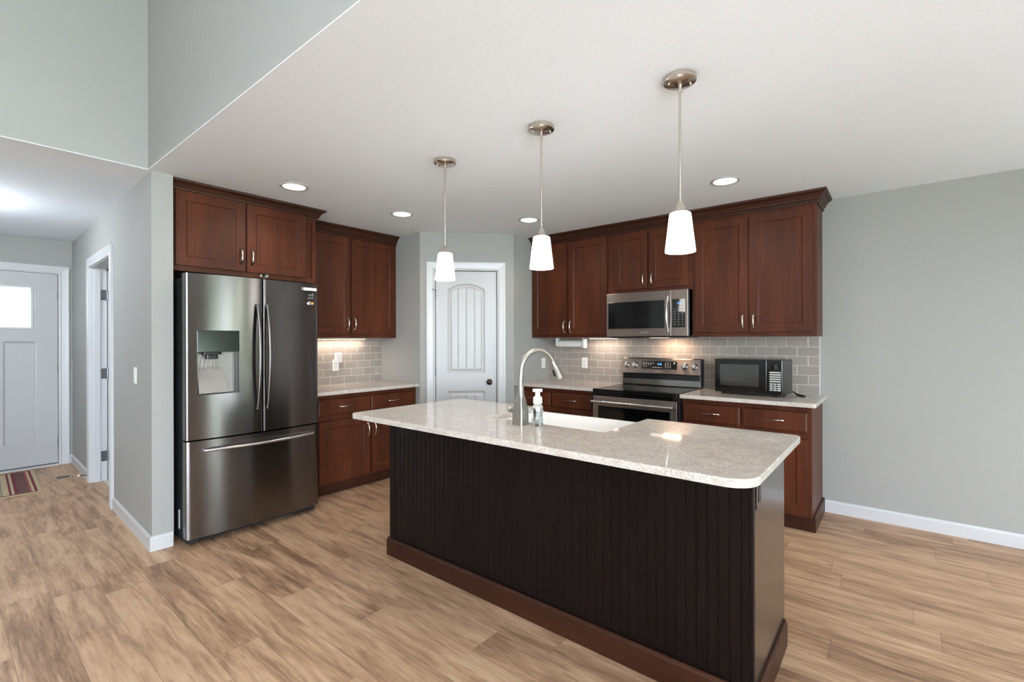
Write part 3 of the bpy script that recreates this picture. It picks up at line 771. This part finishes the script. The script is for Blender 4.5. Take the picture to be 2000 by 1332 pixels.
# ------------------------------------------------------------------ refrigerator (faces +x)
RY0, RY1, RXF = -3.412, -2.508, .838
fr = thing('refrigerator', 'dark stainless french door refrigerator with water dispenser standing between wall and left counter', 'refrigerator', (.45, -2.96, 0))
yc = (RY0+RY1)/2; hw = (RY1-RY0)/2; BUL = .030
def fx(y): return RXF + BUL*(1-((y-yc)/hw)**2)
obj('body', bx(.06, .755, RY0+.004, RY1-.004, .045, 1.775), 'fridge_side', fr, bev=.003)
def curved(y0, y1, z0, z1, hole=None, xb=.770, n=24, r=.006):
    ys = sorted(set([y0+.0012, y0+.0025, y0+.005, y1-.0012, y1-.0025, y1-.005] + [round(y0+(y1-y0)*i/n, 5) for i in range(n+1)] + ([hole[0], hole[1]] if hole else []))); zs = [z0, z1] if not hole else [z0, hole[2], hole[3], z1]
    bm = BM()
    fxe = lambda y: fx(y) - (.005*max(0, 1-min(y-y0, y1-y)/.005)**2)
    F_ = {}; 
    for y in ys:
        for z in zs: F_[(y, z)] = bm.verts.new((fxe(y), y, z))
    for a, b in zip(ys, ys[1:]):
        for c, d in zip(zs, zs[1:]):
            if hole and a >= hole[0]-1e-6 and b <= hole[1]+1e-6 and c >= hole[2]-1e-6 and d <= hole[3]+1e-6: continue
            bm.faces.new((F_[(a, c)], F_[(b, c)], F_[(b, d)], F_[(a, d)]))
    q = {(y, z): bm.verts.new((xb, y, z)) for y in (y0, y1) for z in (z0, z1)}
    bm.faces.new((q[(y0, z0)], q[(y0, z1)], q[(y1, z1)], q[(y1, z0)]))
    bm.faces.new([F_[(y0, z)] for z in zs] + [q[(y0, z1)], q[(y0, z0)]])
    bm.faces.new([F_[(y1, z)] for z in zs][::-1] + [q[(y1, z0)], q[(y1, z1)]])
    bm.faces.new([F_[(y, z0)] for y in ys][::-1] + [q[(y0, z0)], q[(y1, z0)]])
    bm.faces.new([F_[(y, z1)] for y in ys] + [q[(y1, z1)], q[(y0, z1)]])
    if hole:                                            # lining of the dispenser niche
        h0, h1, g0, g1 = hole; xr = .785
        hy = [y for y in ys if h0-1e-6 <= y <= h1+1e-6]
        R0 = bm.verts.new((xr, h0, g0)); R1 = bm.verts.new((xr, h1, g0)); R2 = bm.verts.new((xr, h1, g1)); R3 = bm.verts.new((xr, h0, g1))
        bm.faces.new([F_[(y, g0)] for y in hy] + [R1, R0]); bm.faces.new([F_[(y, g1)] for y in hy][::-1] + [R3, R2])
        bm.faces.new((F_[(h0, g0)], R0, R3, F_[(h0, g1)])); bm.faces.new((F_[(h1, g0)], F_[(h1, g1)], R2, R1)); bm.faces.new((R0, R1, R2, R3))
    return bm
YM = -2.9415
DH = (-3.352, -3.098, .995, 1.424)
ld_ = obj('left_door', curved(RY0, YM-.003, .703, 1.800, DH), 'dark_steel', fr, smooth=True)
rd_ = obj('right_door', curved(YM+.003, RY1, .703, 1.800), 'dark_steel', fr, smooth=True)
fz = obj('freezer_drawer', curved(RY0, RY1, .055, .693), 'dark_steel', fr, smooth=True)
obj('gasket', bx(.7555, .7695, RY0+.012, RY1-.012, .06, 1.79), 'rubber', fr)
# dispenser
obj('dispenser_control', bx(.790, .855, DH[0]+.001, DH[1]-.001, 1.279, DH[3]-.001), 'black_gloss', ld_, bev=.002, label='glossy black control panel of the water dispenser')
bm = BM(); box(bm, .786, .788, DH[0]+.004, DH[1]-.004, DH[2]+.004, 1.278); obj('niche_back', bm, 'grey_panel', ld_)
obj('niche_side', bx(.788, .850, DH[0]+.0005, DH[0]+.003, DH[2]+.003, 1.278), 'black_plastic', ld_); obj('niche_side', bx(.788, .850, DH[1]-.003, DH[1]-.0005, DH[2]+.003, 1.278), 'black_plastic', ld_)
bm = xprism(BM(), [], 0, 0) if False else BM()
v = [bm.verts.new(q) for q in ((.790, -3.335, 1.178), (.790, -3.180, 1.178), (.838, -3.335, 1.003), (.838, -3.158, 1.003), (.789, -3.335, 1.003), (.789, -3.158, 1.003))]
for q in ((0, 2, 3, 1), (0, 1, 5, 4), (2, 4, 5, 3), (0, 4, 2), (1, 3, 5)): bm.faces.new([v[i] for i in q])
obj('niche_paddle', bm, 'grey_panel', ld_)
bm = BM(); prism(bm, rrect(.795, .850, -3.318, -3.200, .02), 1.262, 1.279); prism(bm, rrect(.800, .845, -3.296, -3.222, .014), 1.232, 1.262); obj('nozzle', bm, 'black_plastic', ld_, bev=.003)
bm = BM()
for y in (-3.302, -3.28, -3.236, -3.216): tube(bm, [(.822, y, 1.245), (.806, y+(y+3.259)*.25, 1.16)], .0022, 6)
obj('ice_lever', bm, 'handle_steel', ld_)
# handles: bowed flat bars
def bow(name, parent, y, z0, z1, mat):
    pts = []; 
    for i in range(25):
        s = i/24*2-1; pts.append((fx(y) + .012 + .046*(1-s*s), y, (z0+z1)/2 + s*(z1-z0)/2))
    bm = tube(BM(), pts, .0085, 12, .012)
    for zz in (z0+.012, z1-.012): tube(bm, [(fx(y)-.004, y, zz), (fx(y)+.020, y, zz)], .0085, 12)
    return obj(name, bm, mat, parent, smooth=True)
bow('handle', ld_, YM-.040, .865, 1.615, 'dark_steel'); bow('handle', rd_, YM+.028, .865, 1.615, 'dark_steel')
pts = [(fx(-3.315+.75*i/24)*1.0 + .020 + .036*(1-(i/12-1)**2), -3.315+.75*i/24, .630) for i in range(25)]
bm = tube(BM(), pts, .011, 12, .014)
for y in (-3.300, -2.580): tube(bm, [(fx(y)-.004, y, .630), (fx(y)+.026, y, .630)], .010, 12)
obj('handle', bm, 'handle_steel', fz, smooth=True, label='bright steel freezer handle')
for y in (RY0+.012, RY1-.10): obj('hinge_cover', bx(.70, .768, y, y+.088, 1.7755, 1.806), 'black_plastic', fr, bev=.006)
bm = BM(); box(bm, .10, .800, RY0+.015, RY1-.015, .020, .0445)
for y in (RY0+.05, RY0+.17, yc, RY1-.17, RY1-.05): box(bm, .79, .822, y-.03, y+.03, .018, .050)
obj('base_grille', bm, 'rubber', fr, bev=.004)
for y in (RY0+.08, RY1-.08): obj('foot', lathe(BM(), [(0, .0), (.02, .0), (.02, .012), (.009, .014), (.009, .0455), (0, .0455)], (.74, y, 0), 16), 'rubber', fr, smooth=True)
obj('side_label', bx(.682, .706, RY0+.0025, RY0+.0038, .10, .225), 'sticker', fr, label='white printed strip low on the side')
# magnets
mg = thing('fridge_magnet', 'white clip magnet at the upper right corner of the refrigerator door', 'magnet', (fx(-2.565), -2.575, 1.76))
obj('clip', bx(fx(-2.60)+.0005, fx(-2.60)+.012, -2.635, -2.528, 1.744, 1.767), 'white_plastic', mg, bev=.003); obj('clip_end', bx(fx(-2.63)-.002, fx(-2.60)+.012, -2.648, -2.6352, 1.744, 1.767), 'grey_panel', mg, bev=.002)
mg = thing('fridge_magnet', 'small square black and white photo magnet below the white clip', 'magnet', (fx(-2.575), -2.575, 1.705))
obj('frame', bx(fx(-2.607), fx(-2.607)+.004, -2.607, -2.547, 1.676, 1.730), 'black_plastic', mg, bev=.001)
bm = BM(); box(bm, fx(-2.607)+.0041, fx(-2.607)+.0048, -2.590, -2.568, 1.703, 1.716); box(bm, fx(-2.607)+.0041, fx(-2.607)+.0048, -2.564, -2.552, 1.700, 1.727); box(bm, fx(-2.607)+.0041, fx(-2.607)+.0048, -2.600, -2.553, 1.681, 1.690); obj('picture', bm, 'grey_panel', mg)
mg = thing('fridge_magnet', 'tiny round silver and orange magnet, lowest on the refrigerator door', 'magnet', (fx(-2.58), -2.58, 1.645))
obj('disc', lathe(BM(), [(0, 0), (.017, 0), (.017, .004), (.012, .007), (0, .008)], (fx(-2.60)-.001, -2.585, 1.645), 20, 'X'), 'handle_steel', mg, smooth=True); obj('bead', lathe(BM(), [(0, 0), (.010, 0), (.010, .006), (.005, .010), (0, .011)], (fx(-2.60)-.001, -2.560, 1.646), 16, 'X'), 'orange', mg, smooth=True)

# ------------------------------------------------------------------ range
GX0, GX1 = 2.2885, 3.0495
rg = thing('electric_range', 'stainless electric range with black glass cooktop and rear control panel', 'range', ((GX0+GX1)/2, -.34, 0))
obj('body', bx(GX0+.002, GX1-.002, -.640, -.03, .02, .897), 'fridge_side', rg, bev=.002)
bm = BM(); box(bm, GX0, GX1, -.690, -.09, .8975, .9175); box(bm, GX0+.001, GX1-.001, -.6895, -.6405, .862, .8975); ck = obj('cooktop', bm, 'black_glass', rg, bev=.003)
for (x_, y_, r_) in ((2.47, -.52, .115), (2.86, -.52, .095), (2.47, -.24, .08), (2.86, -.24, .115)):
    obj('burner_ring', lathe(BM(), [(r_, .9176), (r_+.0015, .9178), (r_+.003, .9176)], (x_, y_, 0), 40), 'mesh_screen', ck)
dr = obj('oven_door', bx(GX0, GX1, -.690, -.6405, .205, .856), 'range_steel', rg, bev=.004)
obj('window_glass', bx(GX0+.055, GX1-.055, -.6915, -.688, .30, .768), 'oven_glass', dr, bev=.001)
bm = tube(BM(), [(GX0+.012, -.736, .808), (GX1-.012, -.736, .808)], .0125, 16)
for x_ in (GX0+.05, GX1-.05): tube(bm, [(x_, -.690, .808), (x_, -.734, .808)], .010, 12)
obj('handle', bm, 'handle_steel', dr, smooth=True)
for x_ in (2.50, 2.60, 2.70, 2.80): obj('vent_slot', bx(x_-.004, x_+.004, -.6908, -.6895, .778, .784), 'black_plastic', dr)
obj('storage_drawer', bx(GX0, GX1, -.686, -.6405, .045, .198), 'range_steel', rg, bev=.004)
# backguard
obj('backguard_base', xprism(BM(), [(-.012, .898), (-.098, .898), (-.098, .918), (-.090, 1.025), (-.012, 1.025)], GX0+.004, GX1-.004), 'black_gloss', rg, bev=.002)
obj('backguard_strip', xprism(BM(), [(-.0985, .926), (-.1005, .926), (-.0975, .978), (-.0945, .978)], GX0+.006, GX1-.006), 'polished_steel', rg, label='polished steel strip across the foot of the back panel')
bg_ = obj('control_panel', xprism(BM(), [(-.012, 1.024), (-.098, 1.028), (-.104, 1.034), (-.072, 1.172), (-.064, 1.178), (-.012, 1.178)], GX0, GX1), 'range_steel', rg, bev=.002)
obj('panel_end', bx(GX1+.0003, GX1+.0035, -.100, -.012, .93, 1.172), 'black_plastic', rg)
sl_ = math.atan2(.032, .138)
def on_panel(bm_, x_, z_, lift=.0005):
    """place something modelled facing -y around the origin onto the leaning panel"""
    y_ = -.104 + (z_-1.034)*.032/.138
    return xf(bm_, Matrix.Translation((x_, y_-lift, z_)) @ Matrix.Rotation(-sl_, 4, 'X'))
for x_ in (2.330, 2.418, 2.905, 2.992):
    kb = obj('knob', on_panel(lathe(BM(), [(0, 0), (.027, 0), (.027, .005), (.0225, .008), (.021, .026), (.018, .030), (0, .030)], (0, 0, 0), 28, '-Y'), x_, 1.108), 'handle_steel', rg, smooth=True)
    obj('knob_skirt', on_panel(lathe(BM(), [(0, 0), (.031, 0), (.030, .0035), (0, .0035)], (0, 0, 0), 28, '-Y'), x_, 1.108, .0001), 'black_plastic', kb, smooth=True)
    obj('knob_grip', on_panel(bx(-.0055, .0055, -.038, -.028, -.020, .020), x_, 1.108), 'handle_steel', kb, bev=.002)
dp = obj('display', on_panel(bx(-.172, .172, -.002, 0, -.038, .038), 2.660, 1.113), 'black_gloss', bg_, bev=.001)
obj('clock_digits', on_panel(xf(text_bm('4:20', .024, .0004), FRONT), 2.665, 1.122, .003), 'blue_led', dp)
ks = [(-.158+c_*.023, -.144+c_*.023, zz-.0025, zz+.0025) for r_, zz in enumerate((.019, .004, -.016)) for c_ in range((5, 4, 2)[r_])]
ks += [(-.060+c_*.026, -.047+c_*.026, -.026, -.019) for c_ in range(4)]
ks += [(.062+c_*.022, .069+c_*.022, .018-r_*.014, .024-r_*.014) for r_ in range(4) for c_ in range(3)] + [(.140, .152, .014, .026)]
for a, b, c, d in ks: obj('touch_key', on_panel(bx(a, b, -.0026, -.0021, c, d), 2.660, 1.113), 'key_print', dp)
obj('brand_lettering', on_panel(xf(text_bm('SAMSUNG', .0165, .0004), FRONT), 2.660, 1.053, .0012), 'silver_print', bg_)
for x_ in (GX0+.06, GX1-.06): obj('foot', lathe(BM(), [(0, 0), (.018, 0), (.018, .0195), (0, .0195)], (x_, -.58, 0), 14), 'rubber', rg)

# ------------------------------------------------------------------ built-in microwave over the range
OX0, OX1, OZ0, OZ1, OYF = 2.2735, 3.0400, 1.384, 1.7875, -.400
om = thing('built_in_microwave', 'stainless over-the-range microwave mounted under the short wall cabinet', 'microwave', ((OX0+OX1)/2, -.2, OZ0))
obj('body', bx(OX0+.003, OX1+.0005, -.372, -.003, OZ0+.004, OZ1-.001), 'black_gloss', om, bev=.002)
od = obj('door', bx(OX0, 2.8975, OYF, -.3725, OZ0, OZ1), 'range_steel', om, bev=.004)
obj('window_glass', bx(OX0+.020, 2.838, OYF-.0015, OYF+.002, 1.457, 1.703), 'oven_glass', od, bev=.001)
pts = [(2.872, OYF-.010-.034*(1-(i/10-1)**2), 1.425+.300*i/20) for i in range(21)]
bm = tube(BM(), pts, .010, 12, .013); tube(bm, [(2.872, OYF+.001, 1.437), (2.872, OYF-.018, 1.437)], .010, 10); tube(bm, [(2.872, OYF+.001, 1.713), (2.872, OYF-.018, 1.713)], .010, 10)
obj('handle', bm, 'handle_steel', od, smooth=True)
cp = obj('control_frame', bx(2.8985, OX1, OYF, -.3725, OZ0, OZ1), 'range_steel', om, bev=.004)
kp = obj('control_glass', bx(2.906, 3.018, OYF-.0015, OYF+.002, 1.460, 1.706), 'black_glass', cp, bev=.001)
obj('clock_digits', xf(text_bm('4:20', .022, .0004), Matrix.Translation((2.968, OYF-.0022, 1.668)) @ FRONT), 'blue_led', kp)
for r_ in range(7):
    for c_ in range(3): obj('touch_key', bx(2.924+c_*.033, 2.934+c_*.033, OYF-.0019, OYF-.0015, 1.482+r_*.022, 1.489+r_*.022), 'grey_panel', kp)
obj('brand_lettering', xf(text_bm('SAMSUNG', .0150, .0004), Matrix.Translation((2.655, OYF-.0006, 1.420)) @ FRONT), 'silver_print', od)
bm = BM(); box(bm, OX0+.02, OX1-.02, -.360, -.04, OZ0-.010, OZ0+.0035)
for i in range(10): box(bm, OX0+.05+i*.03, OX0+.07+i*.03, -.33, -.22, OZ0-.013, OZ0-.010)
obj('vent_grille', bm, 'black_plastic', om)
obj('cooktop_lamp', bx(2.60, 2.76, -.16, -.09, OZ0-.0125, OZ0-.0103), 'strip_glow', om)
lamp('cooktop_lamp_light', 'AREA', (2.80, -.13, OZ0-.016), 2.2, (1.0, .66, .42), .16, .07)

# ------------------------------------------------------------------ black countertop microwave, slightly turned
MA = math.radians(-5.2)
mw = thing('countertop_microwave', 'black countertop microwave standing on the right quartz counter', 'microwave', (3.249, -.356, .9143), MA)
MWW, MWD, MH0, MH1 = .500, .262, .016, .282
obj('case', bx(0, MWW, .012, MWD, MH0, MH1), 'black_plastic', mw, bev=.004)
md = obj('door', bx(0, .392, -.012, .0115, MH0+.030, MH1), 'black_gloss', mw, bev=.004)
obj('door_base', bx(0, MWW, -.011, .0115, MH0, MH0+.0295), 'black_gloss', mw, bev=.004)
obj('window_glass', bx(.042, .335, -.0128, -.0115, MH0+.056, MH1-.040), 'mesh_screen', md, bev=.0005)
pn = obj('control_panel', bx(.3935, MWW, -.012, .0115, MH0+.030, MH1), 'black_gloss', mw, bev=.004)
ks = [(.412, .490, .184-i*.0172, .194-i*.0172) for i in range(5)] + [(.413+c_*.027, .435+c_*.027, .096-r_*.0155, .106-r_*.0155) for r_ in range(4) for c_ in range(3)]
for a, b, c, d in ks: obj('key', bx(a, b, -.0135, -.0115, c, d), 'key_print', pn, bev=.0006)
obj('display', bx(.412, .490, -.0128, -.0115, .215, .250), 'black_glass', pn)
for x_ in (.05, MWW-.05):
    for y_ in (.04, MWD-.04): obj('foot', lathe(BM(), [(0, .0005), (.013, .0005), (.015, .016), (0, .016)], (x_, y_, 0), 16), 'rubber', mw)
cord = [(.49, .27, .03), (.53, .28, .008), (.575, .24, .005), (.60, .205, .005), (.597, .178, .005), (.573, .182, .005), (.545, .225, .005), (.51, .27, .02)]
cu = []
for i in range(len(cord)-1):
    p0, p1, p2, p3 = [Vector(cord[max(0, min(len(cord)-1, i+j))]) for j in (-1, 0, 1, 2)]
    for k_ in range(6):
        t_ = k_/6; cu.append(.5*((2*p1)+(p2-p0)*t_+(2*p0-5*p1+4*p2-p3)*t_*t_+(3*p1-p0-3*p2+p3)*t_**3))
obj('power_cord', tube(BM(), cu, .0045, 8), 'rubber', mw, smooth=True)

# ------------------------------------------------------------------ paper towel holder under the wall cabinet
ph = thing('paper_towel_holder', 'white paper towel holder mounted under the cabinet left of the range', 'holder', (1.715, -.14, 1.30))
obj('bracket', prism(BM(), rrect(1.535, 1.560, -.175, -.105, .008), 1.285, 1.379), 'bracket_plastic', ph, bev=.004)
obj('bracket', xf(prism(BM(), rrect(1.865, 1.893, -.175, -.105, .008), 1.270, 1.379), Matrix.Identity(4)), 'bracket_plastic', ph, bev=.004)
obj('paper_roll', tube(BM(), [(1.5615, -.14, 1.315), (1.8635, -.14, 1.315)], .037, 28), 'paper', ph, smooth=True)

# ------------------------------------------------------------------ outlets and switches
def plate(name, label, cat, loc, rz, kind):
    t = thing(name, label, cat, loc, rz, local=True)
    obj('cover_plate', bx(-.035, .035, -.006, -.0005, -.0575, .0575), 'white_plastic', t, bev=.0025)
    if kind == 'rocker':
        obj('rocker', xprism(BM(), [(-.0062, -.033), (-.0085, -.033), (-.0066, 0), (-.0105, .033), (-.0062, .033)], -.0165, .0165), 'white_plastic', t, bev=.001)
    else:
        r_ = obj('receptacle', bx(-.0165, .0165, -.0085, -.0062, -.034, .034), 'white_plastic', t, bev=.002)
        bm = BM()
        for zz in (-.020, .014):
            box(bm, -.008, -.0055, -.0088, -.0084, zz, zz+.009); box(bm, .0055, .008, -.0088, -.0084, zz, zz+.009); box(bm, -.002, .002, -.0088, -.0084, zz-.007, zz-.003)
        obj('socket_slot', bm, 'dark_slot', r_)
    return t
plate('wall_outlet', 'white outlet on the tiled backsplash between paper towel holder and range', 'outlet', (1.806, -.008, 1.108), 0, 'outlet')
plate('wall_outlet', 'white outlet on the left tiled backsplash holding a plug-in device', 'outlet', (.008, -1.872, 1.105), PI/2, 'outlet')
plate('light_switch', 'white rocker switch on the pantry side wall behind the faucet', 'switch', (PL[0]+PS, -.115, 1.096), PI/2, 'rocker')
hx, hz = -.43, 1.112
plate('light_switch', 'white rocker switch on the hall wall near the refrigerator corner', 'switch', (HALL[0]+hx*math.cos(HR), HALL[1]+hx*math.sin(HR), hz), HR, 'rocker')
pg = thing('plug_in_device', 'white plug-in charger stuck in the outlet beside the refrigerator', 'charger', (.0185, -1.860, 1.175), PI/2, local=True)
obj('housing', bx(-.033, .033, -.040, .0005, -.045, .055), 'white_plastic', pg, bev=.006, seg=3); obj('side_ridge', bx(.0332, .037, -.030, -.004, -.040, .048), 'white_plastic', pg, bev=.001)

# ------------------------------------------------------------------ lights
pend_labels = ['brushed nickel pendant light farthest from the right wall, hanging in front of pantry door',
               'brushed nickel pendant light hanging in the middle over the island sink',
               'brushed nickel pendant light hanging nearest over the right end of the island']
PY = -2.4695
def pendant():
    t = thing('pendant_light', pend_labels[0], 'pendant light', (2.280, PY, 1.722), 0, 'pendant lights over the island')
    c = (2.280, PY, 0)
    cn = obj('canopy', lathe(BM(), [(0, H-.0005), (.066, H-.0005), (.066, H-.020), (.062, H-.023), (.012, H-.034), (0, H-.034)], c, 48), 'nickel', t, smooth=True)
    for a in (0.7, 0.7+PI): obj('screw', lathe(BM(), [(.0045, H-.026), (.0045, H-.034), (0, H-.036)], (c[0]+.046*math.cos(a), c[1]+.046*math.sin(a), 0), 12), 'nickel', cn, smooth=True)
    obj('stem', lathe(BM(), [(0, H-.034), (.0085, H-.034), (.0085, H-.062), (.0055, H-.064), (.0055, 1.935), (0, 1.935)], c, 16), 'nickel', t, smooth=True)
    obj('socket_cap', lathe(BM(), [(0, 1.9345), (.008, 1.9345), (.012, 1.925), (.021, 1.905), (.024, 1.892), (.030, 1.888), (0, 1.888)], c, 28), 'nickel', t, smooth=True)
    obj('lamp_shade', lathe(BM(), [(0, 1.8865), (.036, 1.8865), (.041, 1.884), (.0435, 1.878), (.0615, 1.724), (.060, 1.722), (.056, 1.724), (.040, 1.872), (0, 1.876)], c, 40), 'shade_glow', t, smooth=True)
    return t
p = pendant()
for i, xx in enumerate((2.280, 3.003, 3.716)):
    q = p if i == 0 else copy_tree(p)
    q.location = (xx, PY, 1.722); q['label'] = pend_labels[i]
cans = [((1.093, -2.82), 'round recessed ceiling light nearest the refrigerator'), ((1.087, -1.872), 'round recessed ceiling light above the left counter, beside left pendant stem'),
        ((1.812, -1.006), 'round recessed ceiling light nearest the pantry door and range cabinets'), ((3.496, -.982), 'round recessed ceiling light in front of the right end wall cabinet')]
c0 = None
for (xx, yy), lb in cans:
    if c0 is None:
        c0 = thing('recessed_light', lb, 'ceiling light', (xx, yy, H-.006), 0, 'recessed lights in the kitchen ceiling')
        obj('trim_ring', lathe(BM(), [(.073, H-.0005), (.096, H-.0005), (.096, H-.003), (.090, H-.007), (.077, H-.007), (.073, H-.003)], (xx, yy, 0), 48), 'can_trim', c0, smooth=True)
        obj('lens', lathe(BM(), [(0, H-.0045), (.0725, H-.0045), (.0725, H-.001), (0, H-.001)], (xx, yy, 0), 40), 'can_glow', c0)
        cc = c0
    else: cc = copy_tree(c0)
    cc.location = (xx, yy, H-.006); cc['label'] = lb
    l = lamp('recessed_lamp', 'SPOT', (xx, yy, H-.012), 17, (1.0, .89, .76), .06); l.data.spot_size = math.radians(150); l.data.spot_blend = .6
# under-cabinet strips
def strip(label, loc, rz, x0, x1, y, power):
    t = thing('under_cabinet_light', label, 'light', loc, rz, local=True)
    obj('housing', bx(x0, x1, y-.035, y, 1.366, 1.3795), 'white_plastic', t, bev=.002); obj('diffuser', bx(x0+.01, x1-.01, y-.031, y-.004, 1.3635, 1.3662), 'strip_glow', t)
    M = Matrix.Translation(loc) @ Matrix.Rotation(rz, 4, 'Z'); p_ = M @ Vector(((x0+x1)/2, y-.018, 1.360))
    lamp('strip_lamp', 'AREA', p_, power, (1.0, .80, .64), x1-x0-.02, .03, (0, 0, rz))
strip('thin light strip glowing under the wall cabinet right of the refrigerator', (0, YL, 0), PI/2, -.95, -.25, -.05, 2.6)
strip('thin light strip glowing under the wall cabinet left of the range', RL, 0, 1.92, 2.25, -.09, 1.5)
# hall ceiling light just outside the frame
hl = thing('hall_ceiling_light', 'white dome ceiling light in the entry hall', 'ceiling light', (-1.0, -4.55, H))
obj('dome', lathe(BM(), [(0, H-.09), (.08, H-.082), (.14, H-.045), (.155, H-.012), (0, H-.012)], (-1.0, -4.55, 0), 32), 'shade_glow', hl, smooth=True); obj('rim', lathe(BM(), [(.0, H-.0115), (.165, H-.0115), (.165, H-.0005), (0, H-.0005)], (-1.0, -4.55, 0), 32), 'white_plastic', hl)
lamp('hall_lamp', 'POINT', (-1.0, -4.55, H-.16), 52, (.86, .93, 1.0), .12)

# ------------------------------------------------------------------ entry: rug, floor register, door stop
rug = obj('entry_rug', prism(BM(), rrect(-.54, .54, -.43, .43, .01, 3), 0, .008), 'rug_weave', local=True, bev=.003)
rug.location = (-2.09, -4.235, .0008); rug.rotation_euler = (0, 0, math.radians(-2.2)); tag(rug, 'tan and burgundy striped rug lying in front of the white entry door', 'rug')
vt = thing('floor_vent', 'tan floor register set beside the entry rug', 'vent', (-1.99, -3.63, 0))
obj('frame', bx(-2.075, -1.915, -3.715, -3.555, .0006, .006), 'vent_tan', vt, bev=.002)
bm = BM()
for i in range(6): box(bm, -2.035, -1.955, -3.678+i*.015, -3.667+i*.015, .0061, .0068)
obj('slot', bm, 'dark_slot', vt)
ds = thing('door_stop', 'white-tipped spring door stop on the foyer baseboard', 'door stop', (-1.72, -3.52, .05))
obj('spring', tube(BM(), [(-1.70, -3.503, .05), (-1.73, -3.548, .05)], .006, 10), 'hinge_metal', ds, smooth=True); obj('tip', tube(BM(), [(-1.7302, -3.5483, .05), (-1.740, -3.563, .05)], .010, 12), 'white_plastic', ds, smooth=True)

# ------------------------------------------------------------------ outside the patio door (seen mirrored in the refrigerator)
struct('ground', bx(XW+4.0, 40, -14, 12, -.16, -.10), 'grass'); struct('ground_bounce_slab', bx(XW+.12, XW+4.0, -12, 6, -.16, -.06), 'patio')  # pale slab next to the house is added to bounce daylight indoors
def tree(x, y, s, label):
    t = thing('tree', label, 'tree', (x, y, -.1))
    tr = tube(BM(), [(x, y, -.1), (x+.05*s, y, 1.0*s), (x, y+.05*s, 2.2*s)], [.14*s, .11*s, .06*s], 10); obj('trunk', tr, 'bark', t, smooth=True)
    bm = BM(); rnd = random.Random(int(x*100))
    for i in range(1400):
        a = rnd.uniform(0, 2*PI); u = rnd.uniform(-1, 1); r = rnd.uniform(.45, 1)**.5; q = math.sqrt(1-u*u)
        c = Vector((x+1.5*s*r*q*math.cos(a), y+1.5*s*r*q*math.sin(a), 2.3*s+1.7*s*r*u))
        d1 = Vector((rnd.uniform(-1, 1), rnd.uniform(-1, 1), rnd.uniform(-1, 1))).normalized()*.16*s; d2 = d1.cross(Vector((rnd.uniform(-1, 1), rnd.uniform(-1, 1), rnd.uniform(-1, 1)))).normalized()*.08*s
        vs = [bm.verts.new(c+k_) for k_ in (-d1, d2, d1, -d2)]; bm.faces.new(vs)
    obj('foliage', bm, 'leaf', t)
tree(12.5, 1.2, 1.25, 'leafy green tree beyond the patio door, closest to the house'); tree(15.5, -2.2, 1.4, 'leafy green tree beyond the patio door, at the middle of the lawn'); tree(18.0, 3.5, 1.7, 'tall leafy green tree at the far end of the lawn')
